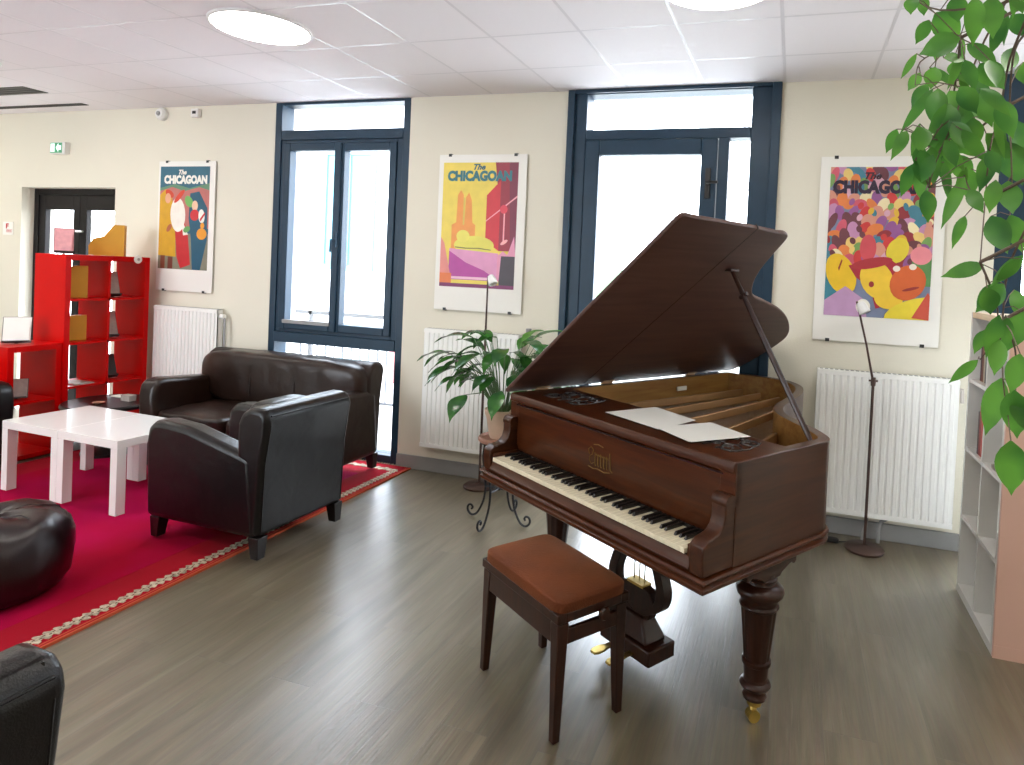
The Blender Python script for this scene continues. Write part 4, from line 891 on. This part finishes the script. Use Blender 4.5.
# legs : turned, fluted, on brass casters
def piano_leg(u, v, label=None, G=1.15):
    g = bpy.data.objects.new('leg', None); COL.objects.link(g); g.parent = P; g.location = (u, v, 0)
    prof = [(.030, .072), (.036, .075), (.038, .085), (.034, .092), (.033, .105), (.037, .112), (.046, .118), (.049, .126), (.046, .134), (.038, .140), (.036, .150)]
    f = MB(); f.lathe([(G * a, b) for a, b in prof], n=32)
    N = 48
    f.lathe([(G * a, b) for a, b in [(.036, .15), (.0395, .198), (.045, .202), (.046, .209), (.045, .216), (.040, .22)]], n=32)
    rings = []
    for k in range(12):
        t_ = k / 11; z = .22 + .185 * t_; r_ = G * (.040 + .016 * t_)
        rings.append([f.v((r_ * (1 - .05 * (1 if q % 4 < 2 else 0)) * math.cos(2 * PI * q / N), r_ * (1 - .05 * (1 if q % 4 < 2 else 0)) * math.sin(2 * PI * q / N), z)) for q in range(N)])
    for A, B in zip(rings, rings[1:]):
        for q in range(N): f.face([A[q], A[(q + 1) % N], B[(q + 1) % N], B[q]])
    f.lathe([(G * a, b) for a, b in [(.056, .405), (.060, .408), (.062, .414), (.060, .42), (.056, .424), (.058, .436), (.064, .446), (.072, .456), (.075, .468), (.072, .480), (.060, .490), (.048, .496), (.046, .505), (.052, .510), (.052, .516), (.046, .522), (.045, .532)]], n=36)
    f.build('turning', M['piano_leg'], g, angle=40)
    # bracket block with scrolls
    f = MB(); hw = .15
    f.prism([(-hw, ZR + .004), (-hw, .552), (-hw + .014, .542), (-hw + .03, .552), (-hw + .045, .548), (-.06, .530), (-.048, .518), (.048, .518), (.06, .530), (hw - .045, .548), (hw - .03, .552), (hw - .014, .542), (hw, .552), (hw, ZR + .004)], -.05, .05, 'x')
    f.build('bracket', M['piano_leg'], g, bevel=.004)
    f = MB(); f.lathe([(.022, .048), (.026, .05), (.027, .07), (.034, .074), (.001, .075)], n=20); f.tube([(0, 0, .055), (0.004, -.012, .045), (.01, -.02, .03), (.012, -.018, .022)], [.016, .015, .013, .010], 12); cb = f.build('caster', M['brass'], g)
    f = MB(); f.tube([(-.004, -.012, .0225), (.024, -.026, .0225)], .0222, 20); f.build('wheel', M['brass'], cb)
    return g
piano_leg(1.305, .235); piano_leg(.13, .215); piano_leg(.42, 1.42)
# pedal lyre
ly = bpy.data.objects.new('pedal_lyre', None); COL.objects.link(ly); ly.parent = P; ly.location = (.80, .13, 0)
for s_ in (-1, 1):
    pth = catmull([(.085, ZR + .004), (.078, .53), (.085, .48), (.118, .40), (.140, .33), (.125, .27), (.08, .235), (.03, .21)], 5)
    f = MB(); wd = [.030 - .006 * math.sin(PI * k / len(pth)) for k in range(len(pth))]; 
    L_ = [(s_ * (a - .023), b) for a, b in pth]; R_ = [(s_ * (a + .023), b) for a, b in pth]
    f.prism(L_ + R_[::-1], -.024, .024, 'y'); f.build('lyre_arm', M['piano_leg'], ly, bevel=.006, seg=3)
MB().prism([(-.08, .31), (-.04, .32), (.04, .32), (.08, .31), (.11, .27), (.08, .20), (-.08, .20), (-.11, .27)], -.022, .022, 'y').build('lyre_block', M['piano_leg'], ly, bevel=.004)
MB().box(-.045, .045, -.026, .026, .315, .325).build('rod_plate', M['brass'], ly)
for dx in (-.03, 0, .03): MB().tube([(dx, 0, .32), (dx, 0, ZR + .004)], .0025, 8).build('pedal_rod', M['brass'], ly)
f = MB(); f.hexa([(-.145, -.075, .055), (.145, -.075, .055), (.145, .075, .055), (-.145, .075, .055), (-.145, -.075, .12), (.145, -.075, .12), (.145, .075, .12), (-.145, .075, .12)]); f.hexa([(-.11, -.06, .12), (.11, -.06, .12), (.11, .06, .12), (-.11, .06, .12), (-.055, -.035, .205), (.055, -.035, .205), (.055, .035, .205), (-.055, .035, .205)]); f.build('lyre_base', M['piano_leg'], ly, bevel=.008, seg=3)
for dx in (-.045, .045):
    f = MB(); f.prism([(dx - .010, -.05), (dx + .010, -.05), (dx + .013, -.12), (dx + .021, -.15), (dx + .021, -.18), (dx + .012, -.198), (dx - .012, -.198), (dx - .021, -.18), (dx - .021, -.15), (dx - .013, -.12)], .068, .078, 'z'); f.build('pedal', M['brass'], ly, bevel=.003, seg=3)
# sheet music lying on the piano
def loc2w(u, v, z):
    c, s_ = math.cos(PR), math.sin(PR); return (PX + u * c - v * s_, PY + u * s_ + v * c, z)
def sheet(label, pts, z, n=1):
    c = (sum(p[0] for p in pts) / 4, sum(p[1] for p in pts) / 4); f = MB()
    for k in range(n): 
        o_ = .006 * k; f.prism([(p[0] - c[0] - o_ * (1 if k % 2 else .3), p[1] - c[1] - o_) for p in pts], .0008 * k, .0008 * k + .0006, 'z')
    o = f.build('sheet_music', M['paper'], None, flat=True); o.location = loc2w(c[0], c[1], z); o.rotation_euler = (0, 0, PR); tag(o, label, 'paper', 'sheets of music on the piano'); return o
sheet('left stack of white sheets of music on the piano top', [(.593, .101), (.925, .083), (.885, .332), (.62, .371)], HP + .0085, 3)
sheet('right white sheets of music on the piano top, nearest the prop stick', [(.905, .086), (1.123, .035), (1.186, .302), (.957, .349)], HP + .0112, 2)

# ------------------------------------------------------------------ bench
N_ = Vector((.219, -2.362)); th = 2.534; ua = Vector((math.cos(th), math.sin(th))); ub = Vector((ua.y, -ua.x)); a_, b_ = .509, .3015
cen = N_ + ua * a_ / 2 + ub * b_ / 2
B = thing('piano_bench', 'dark wooden piano bench with a rust velvet seat', 'bench', (cen.x, cen.y, 0), th - PI); ha, hb = a_ / 2, b_ / 2
for sx in (-1, 1):
    for sy in (-1, 1):
        x0, y0 = sx * ha, sy * hb; t1 = .046; t0 = .028
        def q(t, z): x1, y1 = x0 - sx * t, y0 - sy * t; return [(min(x0, x1), min(y0, y1), z), (max(x0, x1), min(y0, y1), z), (max(x0, x1), max(y0, y1), z), (min(x0, x1), max(y0, y1), z)]
        MB().hexa(q(t0, 0) + q(t1, .40)).build('leg', M['piano_leg'], B, bevel=.004)
for y0_ in (-hb + .004, hb - .022): MB().box(-ha + .04, ha - .04, y0_, y0_ + .018, .325, .41).build('long_apron', M['piano_leg'], B, bevel=.002)
for x0_ in (-ha + .004, ha - .022): MB().box(x0_, x0_ + .018, -hb + .04, hb - .04, .325, .375).build('short_apron', M['piano_leg'], B, bevel=.002)
f = MB(); f.box(-ha - .005, ha + .005, -hb - .005, -hb + .03, .405, .437).box(-ha - .005, ha + .005, hb - .03, hb + .005, .405, .437).box(-ha - .005, -ha + .03, -hb + .03, hb - .03, .405, .437).box(ha - .03, ha + .005, -hb + .03, hb - .03, .405, .437); f.build('seat_frame', M['piano_leg'], B, bevel=.003)
f = MB(); f.cushion(-ha - .004, ha + .004, -hb - .004, hb + .004, .415, .478, k=10, n=24, crown=.020); f.build('seat_cushion', M['velvet'], B, angle=80)
o = MB().lathe([(.001, 0), (.010, 0), (.012, .01), (.022, .014), (.024, .022), (.018, .03), (.001, .031)], n=20).build('height_knob', M['piano_leg'], B); o.location = (-ha + .0, .03, .40); o.rotation_euler = (0, -PI / 2, 0)
o = MB().lathe([(.001, 0), (.010, 0), (.012, .01), (.022, .014), (.024, .022), (.018, .03), (.001, .031)], n=20).build('height_knob', M['piano_leg'], B); o.location = (ha - .0, .03, .40); o.rotation_euler = (0, PI / 2, 0)

# ------------------------------------------------------------------ plant stand and potted plant
SX, SY = -.775, -.70
t = thing('plant_stand', 'black wrought-iron plant stand with curled feet beside the piano', 'plant stand', (SX, SY, 0), -.12); ZS = .505
for k in range(4):
    a = k * PI / 2; c_, s_ = math.cos(a), math.sin(a)
    rp = catmull([(.115, ZS), (.118, .46), (.125, .40), (.112, .30), (.10, .22), (.105, .14), (.125, .08), (.155, .03), (.185, .012), (.21, .018), (.226, .042), (.220, .066), (.200, .072), (.188, .058), (.196, .046)], 4)
    MB().tube([(r_ * c_, r_ * s_, z) for r_, z in rp], .0068, 8).build('leg', M['iron'], t)
f = MB(); f.tube([(-.10, 0, .21), (.10, 0, .21)], .006, 8); f.tube([(0, -.10, .21), (0, .10, .21)], .006, 8); f.ball((0, 0, .21), .013); f.build('cross_brace', M['iron'], t)
f = MB(); f.tube([(.128 * math.cos(2 * PI * k / 32), .128 * math.sin(2 * PI * k / 32), ZS) for k in range(33)], .006, 8); f.build('hoop', M['iron'], t)
MB().lathe([(.001, ZS + .003), (.135, ZS + .003), (.142, ZS + .012), (.142, ZS + .024), (.134, ZS + .032), (.118, ZS + .032), (.112, ZS + .024), (.001, ZS + .024)], n=36).build('tray', M['terracotta'], t)
zp = ZS + .025
t = thing('potted_plant', 'leafy dark green peace lily in a pale pot on the iron stand', 'plant', (SX, SY, zp))
MB().lathe([(.001, 0), (.070, 0), (.078, .02), (.098, .13), (.108, .15), (.110, .175), (.100, .178), (.094, .155), (.001, .15)], n=36).build('pot', M['pot'], t)
MB().lathe([(.001, .152), (.093, .15), (.001, .156)], n=24, cap=False).build('soil', M['soil'], t)
def leaf_strip(f, base, tip, width, up, droop=.25, fold=.25, n=7, shape=1.0, wavy=0.0):
    base, tip, up = Vector(base), Vector(tip), Vector(up); L = (tip - base).length; d = (tip - base).normalized(); side = d.cross(up)
    if side.length < 1e-3: side = Vector((1, 0, 0))
    side.normalize(); nrm = side.cross(d).normalized(); rows = []
    for i in range(n + 1):
        t = i / n; w_ = width * .5 * (math.sin(PI * min(1, t ** .75 * 1.0)) ** shape) * (1 if t < .999 else 0)
        if i == 0: w_ = width * .04
        if t > .8: w_ *= .75
        c = base + d * L * t + nrm * (droop * L * (4 * t * (1 - t)) * .5)
        wv = wavy * math.sin(t * 9)
        rows.append((c - side * w_ + nrm * (w_ * fold + wv), c, c + side * w_ + nrm * (w_ * fold - wv)))
    V = [[f.v(q) for q in r_] for r_ in rows]
    for A, Bq in zip(V, V[1:]):
        f.face([A[0], A[1], Bq[1], Bq[0]]); f.face([A[1], A[2], Bq[2], Bq[1]])
rnd = random.Random(21); fs = MB(); nl = 0
dirs = []
for k in range(72):
    a = rnd.uniform(0, 2 * PI)
    if rnd.random() < .38: a = rnd.uniform(PI * .8, PI * 1.3)
    if rnd.random() < .2: a = rnd.uniform(-.7, .5)
    dirs.append(a)
for k, a in enumerate(dirs):
    el = rnd.uniform(.02, 1.25); R_ = rnd.uniform(.12, .33) * (1.15 if math.cos(a) < -.3 else .95); hgt = .13 + .40 * math.sin(el) * rnd.uniform(.6, 1.1)
    ro = R_ * math.cos(el) + .04
    base = Vector((.03 * math.cos(a), .03 * math.sin(a), .152)); kn = Vector((ro * math.cos(a), ro * math.sin(a) * .75, .152 + hgt))
    mid_ = (base + kn) / 2 + Vector((0, 0, .07))
    fs.tube([base, mid_ * .6 + base * .4, mid_, kn], [.0035, .003, .0028, .002], 5)
    L_ = rnd.uniform(.17, .25); dz = -rnd.uniform(.25, .95) if el < .9 else rnd.uniform(-.4, .3)
    tip_ = kn + Vector((math.cos(a + rnd.uniform(-.4, .4)), math.sin(a + rnd.uniform(-.4, .4)) * .8, dz)).normalized() * L_
    f = MB(); leaf_strip(f, kn, tip_, L_ * rnd.uniform(.4, .54), (0, 0, 1), droop=.25, fold=.2, n=9, wavy=.004)
    f.build('leaf', M['leaf_dark'] if k % 24 else M['leaf_ficus'], t, angle=80)
fs.build('stems', M['stem'], t)

# ------------------------------------------------------------------ weeping fig, hanging in at the upper right
LEAVES = [[1.21,-2.855,2.096,1.145,-2.832,2.076,0.035],[1.163,-2.77,2.169,1.144,-2.751,2.128,0.022],[1.102,-2.945,2.152,1.102,-2.943,2.121,0.016],[1.191,-2.493,2.332,1.191,-2.52,2.278,0.021],[1.208,-2.574,2.258,1.265,-2.56,2.198,0.045],[1.227,-2.696,2.246,1.238,-2.685,2.196,0.032],[1.226,-2.888,2.166,1.232,-2.866,2.083,0.028],[1.26,-2.866,2.172,1.259,-2.901,2.083,0.031],[1.363,-2.541,2.27,1.364,-2.567,2.179,0.015],[1.379,-2.556,2.248,1.416,-2.539,2.203,0.034],[1.318,-2.816,2.193,1.327,-2.83,2.151,0.025],[1.378,-2.592,2.156,1.36,-2.622,2.093,0.029],[1.422,-2.514,2.145,1.433,-2.49,2.102,0.03],[1.294,-2.659,2.101,1.338,-2.676,2.041,0.04],[1.191,-2.712,2.082,1.188,-2.694,2.041,0.028],[1.205,-2.729,2.096,1.249,-2.705,2.097,0.02],[1.271,-2.485,2.162,1.279,-2.515,2.112,0.026],[1.164,-2.69,2.076,1.143,-2.681,2.042,0.016],[1.211,-2.498,2.104,1.179,-2.508,2.043,0.026],[1.223,-2.512,2.087,1.152,-2.542,1.974,0.015],[1.2,-2.711,2.032,1.198,-2.71,1.952,0.034],[1.232,-2.663,2.039,1.262,-2.663,1.982,0.038],[1.207,-2.895,1.984,1.239,-2.886,1.936,0.028],[1.297,-2.549,2.096,1.354,-2.522,2.064,0.03],[1.229,-2.955,1.962,1.277,-2.969,1.907,0.012],[1.258,-2.831,1.987,1.28,-2.839,1.92,0.029],[1.22,-2.73,1.992,1.212,-2.724,1.907,0.043],[1.239,-2.451,2.002,1.331,-2.435,1.941,0.051],[1.263,-2.761,1.952,1.27,-2.745,1.887,0.031],[1.126,-2.645,1.956,1.108,-2.634,1.905,0.019],[1.128,-2.791,1.919,1.098,-2.814,1.856,0.018],[1.153,-2.81,1.923,1.154,-2.819,1.869,0.03],[1.287,-2.501,1.919,1.326,-2.478,1.855,0.036],[1.155,-2.947,1.837,1.141,-2.933,1.788,0.02],[1.177,-2.574,1.883,1.153,-2.588,1.806,0.025],[1.162,-2.854,1.78,1.17,-2.847,1.718,0.025],[1.227,-2.886,1.803,1.192,-2.888,1.706,0.016],[1.22,-2.957,1.767,1.24,-2.976,1.725,0.019],[1.315,-2.505,1.762,1.284,-2.542,1.682,0.02],[1.352,-2.591,1.754,1.378,-2.628,1.671,0.041],[1.244,-2.97,1.839,1.268,-2.961,1.801,0.023],[1.403,-2.468,1.957,1.439,-2.492,1.853,0.051],[1.338,-2.762,1.813,1.339,-2.799,1.745,0.035],[1.328,-2.651,1.634,1.242,-2.678,1.604,0.026],[1.353,-2.824,1.643,1.316,-2.808,1.597,0.017],[1.346,-2.745,1.59,1.304,-2.724,1.53,0.035],[1.37,-2.778,1.653,1.307,-2.815,1.589,0.019],[1.299,-2.804,1.58,1.315,-2.775,1.528,0.03],[1.284,-2.956,1.528,1.272,-2.938,1.451,0.023],[1.348,-2.565,1.402,1.293,-2.56,1.344,0.015],[1.335,-2.826,1.519,1.33,-2.803,1.449,0.025],[1.431,-2.46,1.35,1.404,-2.459,1.212,0.041],[1.341,-2.87,1.376,1.358,-2.844,1.283,0.038],[1.317,-2.951,1.289,1.328,-2.933,1.19,0.04],[1.422,-2.621,1.528,1.401,-2.602,1.44,0.038],[1.322,-2.958,1.457,1.309,-2.963,1.388,0.027],[1.269,-2.848,2.05,1.273,-2.888,1.987,0.025],[1.275,-2.915,1.95,1.297,-2.922,1.879,0.028],[1.398,-2.57,1.76,1.428,-2.569,1.676,0.034],[1.428,-2.457,2.015,1.452,-2.46,1.912,0.041],[1.222,-2.852,2.051,1.244,-2.851,1.993,0.021],[1.287,-2.96,1.481,1.281,-2.96,1.419,0.023],[1.355,-2.848,1.364,1.363,-2.881,1.3,0.029],[1.228,-2.54,2.215,1.221,-2.544,2.151,0.025],[1.172,-2.963,1.863,1.195,-2.951,1.816,0.018],[1.224,-2.852,1.906,1.274,-2.836,1.846,0.021],[1.29,-2.857,1.801,1.275,-2.888,1.736,0.023],[1.138,-2.905,1.855,1.164,-2.878,1.814,0.016],[1.439,-2.488,1.579,1.453,-2.498,1.509,0.03],[1.387,-2.455,1.471,1.368,-2.453,1.412,0.023]]
TWIGS = [[[1.355,-2.78,2.173],[1.344,-2.7,2.094],[1.351,-2.62,2.002],[1.305,-2.74,1.885],[1.321,-2.66,1.784],[1.289,-2.78,1.635]],[[1.354,-2.78,2.194],[1.318,-2.7,2.219],[1.264,-2.62,2.179],[1.204,-2.74,2.115],[1.167,-2.66,2.111],[1.141,-2.78,2.023]],[[1.316,-2.78,2.208],[1.292,-2.7,2.142],[1.28,-2.62,2.076],[1.224,-2.74,1.931],[1.211,-2.66,1.878],[1.179,-2.78,1.795]],[[1.225,-2.78,2.122],[1.24,-2.7,2.095],[1.248,-2.62,2.029],[1.203,-2.74,1.936],[1.168,-2.66,1.878]],[[1.31,-2.78,1.963],[1.283,-2.7,1.938],[1.226,-2.62,1.933],[1.131,-2.74,1.933]],[[1.378,-2.78,1.728],[1.365,-2.7,1.623],[1.382,-2.62,1.506],[1.356,-2.74,1.383],[1.402,-2.66,1.23]],[[1.289,-2.78,1.635],[1.335,-2.7,1.576],[1.371,-2.62,1.517],[1.327,-2.74,1.454],[1.329,-2.66,1.412]],[[1.291,-2.78,1.77],[1.279,-2.7,1.802],[1.272,-2.62,1.885]],[[1.357,-2.78,2.131],[1.353,-2.7,2.116],[1.37,-2.62,2.025],[1.351,-2.74,1.819],[1.373,-2.66,1.75]],[[1.299,-2.78,2.188],[1.197,-2.7,2.216],[1.147,-2.62,2.283]],[[1.339,-2.78,1.513],[1.388,-2.7,1.444],[1.417,-2.62,1.343]]]
FX, FY = 2.02, -2.62
t = thing('weeping_fig', 'tall weeping fig whose leafy twigs hang in at the upper right', 'plant', (FX, FY, 0))
MB().lathe([(.001, 0), (.15, 0), (.16, .02), (.20, .34), (.215, .36), (.215, .40), (.195, .40), (.185, .37), (.001, .36)], n=36).build('pot', M['terracotta'], t)
MB().lathe([(.001, .365), (.184, .362), (.001, .372)], n=24, cap=False).build('soil', M['soil'], t)
f = MB(); f.tube([(0, 0, .35), (.02, .01, .8), (-.02, .02, 1.3), (.01, 0, 1.8), (-.03, 0, 2.25)], [.026, .024, .022, .019, .012], 10); f.tube([(.02, 0, .36), (-.02, -.02, .9), (.03, -.01, 1.5), (.0, -.02, 2.1)], [.02, .018, .016, .012], 10); f.build('trunk', M['bark'], t)
f = MB(); o_ = Vector((FX, FY, 0)); heads = []
for br in TWIGS:
    pts = [Vector(p) - o_ for p in br]; n_ = len(pts)
    f.tube(catmull3(pts), [.0030 - .0018 * k / (len(catmull3(pts)) - 1) for k in range(len(catmull3(pts)))], 6); heads.append(pts[0])
for hd in heads:
    st_p = Vector((-.02, 0, min(2.3, max(1.6, hd.z + .12)))); m_ = (st_p + hd) / 2 + Vector((0, 0, .12))
    f.tube(catmull3([st_p, m_, hd]), .004, 6)
allp = [Vector(p) - o_ for br in TWIGS for p in catmull3([Vector(q) for q in br])]
k = 0; rnd = random.Random(5); extra = []
for (x0, y0, z0, x1, y1, z1, w_) in LEAVES:
    a = Vector((x0, y0, z0)) - o_; b = Vector((x1, y1, z1)) - o_; near = min(allp, key=lambda p: (p - a).length)
    if (near - a).length < .25: f.tube([near, (near + a) / 2 + Vector((0, 0, .008)), a], .0012, 5, cap=False)
    extra.append((a, b, max(w_, .02)))
for q in range(34):
    s_ = allp[rnd.randrange(len(allp))]; tries = 0
    while not (1.72 < s_.z < 2.2 and (s_ + o_).x < 1.33) and tries < 200: s_ = allp[rnd.randrange(len(allp))]; tries += 1
    a = s_ + Vector((rnd.uniform(-.035, .05), rnd.uniform(-.10, .10), rnd.uniform(-.02, .03))); L_ = rnd.uniform(.06, .085); an = rnd.uniform(-.7, .9)
    extra.append((a, a + Vector((math.sin(an) * L_, rnd.uniform(-.02, .02), -math.cos(an) * L_)), rnd.choice((.012, .016, .024, .028)))); f.tube([s_, a], .0012, 5, cap=False)
for q in range(30):   # the side of the crown away from the view
    a = Vector((rnd.uniform(-.42, .35), rnd.uniform(-.45, .45), rnd.uniform(1.5, 2.45)))
    extra.append((a, a + Vector((rnd.uniform(-.03, .03), rnd.uniform(-.03, .03), -.08)), .035)); f.tube([(0, 0, min(2.2, a.z + .1)), a], .0018, 5, cap=False)
f.build('twigs', M['bark'], t)
for a, b, w_ in extra:
    g = MB(); up = Vector((rnd.uniform(-.35, .25), -1, rnd.uniform(-.1, .35))) 
    tipx = b + (b - a) * .12
    leaf_strip(g, a, tipx, w_ * 1.42, up, droop=rnd.uniform(-.1, .15), fold=rnd.uniform(.05, .3), n=8)
    g.build('leaf', M['leaf_ficus'], t, angle=80); k += 1

# ------------------------------------------------------------------ outside
M['rail_grey'] = mat('rail_glare_grey', rgb(88, 90, 96), 0.5, var=.1); M['paving'] = mat('pale_paving', rgb(200, 196, 190), 0.8, var=.05); M['render'] = mat('white_render', rgb(232, 232, 235), .8, var=.02); M['teal'] = mat('teal_paint', rgb(80, 140, 150), .5); M['roof'] = mat('grey_roof', rgb(150, 150, 158), .7); M['pinkbox'] = mat('faded_red_brick', rgb(190, 120, 120), .8, var=.1)  # railing grey is lightened to imitate overexposure outdoors
struct(MB().box(-16, 12, .3, 22, -.12, -.02).build('floor_terrace', M['paving']))
t = thing('railing', 'metal terrace railing, greyed to imitate glare, outside the left window', 'railing', (-3.0, 1.5, -.02))
MB().box(-2.6, 1.9, -.02, .02, 1.0, 1.04).box(-2.6, 1.9, -.015, .015, .9, .925).box(-2.6, 1.9, -.015, .015, .10, .125).build('rail', M['rail_grey'], t)
bl = MB().box(-.007, .007, -.007, .007, .125, .9).build('baluster', M['rail_grey'], t); bl.location = (-2.55, 0, 0); x = -2.44
while x < 1.9: c = bl.copy(); COL.objects.link(c); c.location = (x, 0, 0); x += .11
for x in (-2.6, -1.1, .4, 1.88): MB().box(x - .02, x + .02, -.02, .02, 0, 1.04).build('post', M['rail_grey'], t)
t = thing('building', 'white rendered building with a teal window seen through the left window', 'building', (-9.2, 7.0, -.02))
f = MB(); f.prism([(-3.5, 0), (4.6, 0), (4.6, 4.2), (1.6, 6.6), (-3.5, 6.6)], 0, 4, 'y'); f.build('wall', M['render'], t)
f = MB(); f.prism([(4.9, 3.95), (4.9, 4.15), (1.6, 6.85), (-3.7, 6.85), (-3.7, 6.65), (1.55, 6.65)], -.35, 4.2, 'y'); f.build('roof', M['roof'], t)
f = MB(); ring(f, .6, 1.9, 1.4, 3.9, .12, -.06, .0); f.box(1.2, 1.3, -.06, 0, 1.5, 3.8); wn = f.build('window', M['teal'], t); MB().box(.72, 1.78, -.03, -.01, 1.52, 3.78).build('pane', M['teal'], wn)
tag(MB().box(-.5, .5, -.3, .3, 0, .75).build('planter', M['pinkbox'], None, bevel=.01, loc=(-3.7, 3.4, -.02)), 'faded red planter box out on the terrace beyond the railing', 'planter')
def tree(x, y, h, seed, label, lean):
    r_ = random.Random(seed); t = thing('bare_tree', label, 'tree', (x, y, -.02)); f = MB()
    def grow(p, d, L, rad, lev):
        pts = [p]; q = p; dd = d.copy()
        for k in range(4): dd = (dd + Vector((r_.uniform(-.18, .18), r_.uniform(-.18, .18), r_.uniform(-.05, .12)))).normalized(); q = q + dd * L / 4; pts.append(q)
        f.tube(pts, [rad * (1 - .12 * k) for k in range(5)], 6, cap=False)
        if lev < 4:
            for k in range(3 if lev else 5):
                s_ = pts[r_.randint(2, 4)]; nd = (dd + Vector((r_.uniform(-.9, .9), r_.uniform(-.6, .6), r_.uniform(-.15, .6)))).normalized(); grow(s_, nd, L * r_.uniform(.5, .75), rad * .5, lev + 1)
    grow(Vector((0, 0, 0)), Vector((lean, 0, 1)).normalized(), h * .45, .09, 0); f.build('branches', M['bark_out'], t)
M['bark_out'] = mat('glare_pale_bark', rgb(150, 140, 135), .9)  # bark coloured pale, standing in for sky glare over the branches
tree(.6, 9.0, 6.5, 3, 'bare tree beyond the window behind the piano lid', .15); tree(2.2, 12.0, 7.5, 8, 'second bare tree further out behind the piano window', -.1)
t = thing('hedge', 'hazy green hedge low outside the window behind the piano', 'hedge', (-3.6, 13.0, -.02)); f = MB(); r_ = random.Random(2)
for k in range(26): f.cushion(*(lambda cx, cz, s_: (cx - s_, cx + s_, -s_ * .7, s_ * .7, max(0, cz - s_), cz + s_))(r_.uniform(-3, 3), r_.uniform(.4, 1.4), r_.uniform(.4, .8)), k=2.2, n=6, noise=.05)
f.build('foliage', mat('hedge_green', rgb(120, 150, 120), .9, bump=1, bscale=20, var=.3, vscale=10), t)
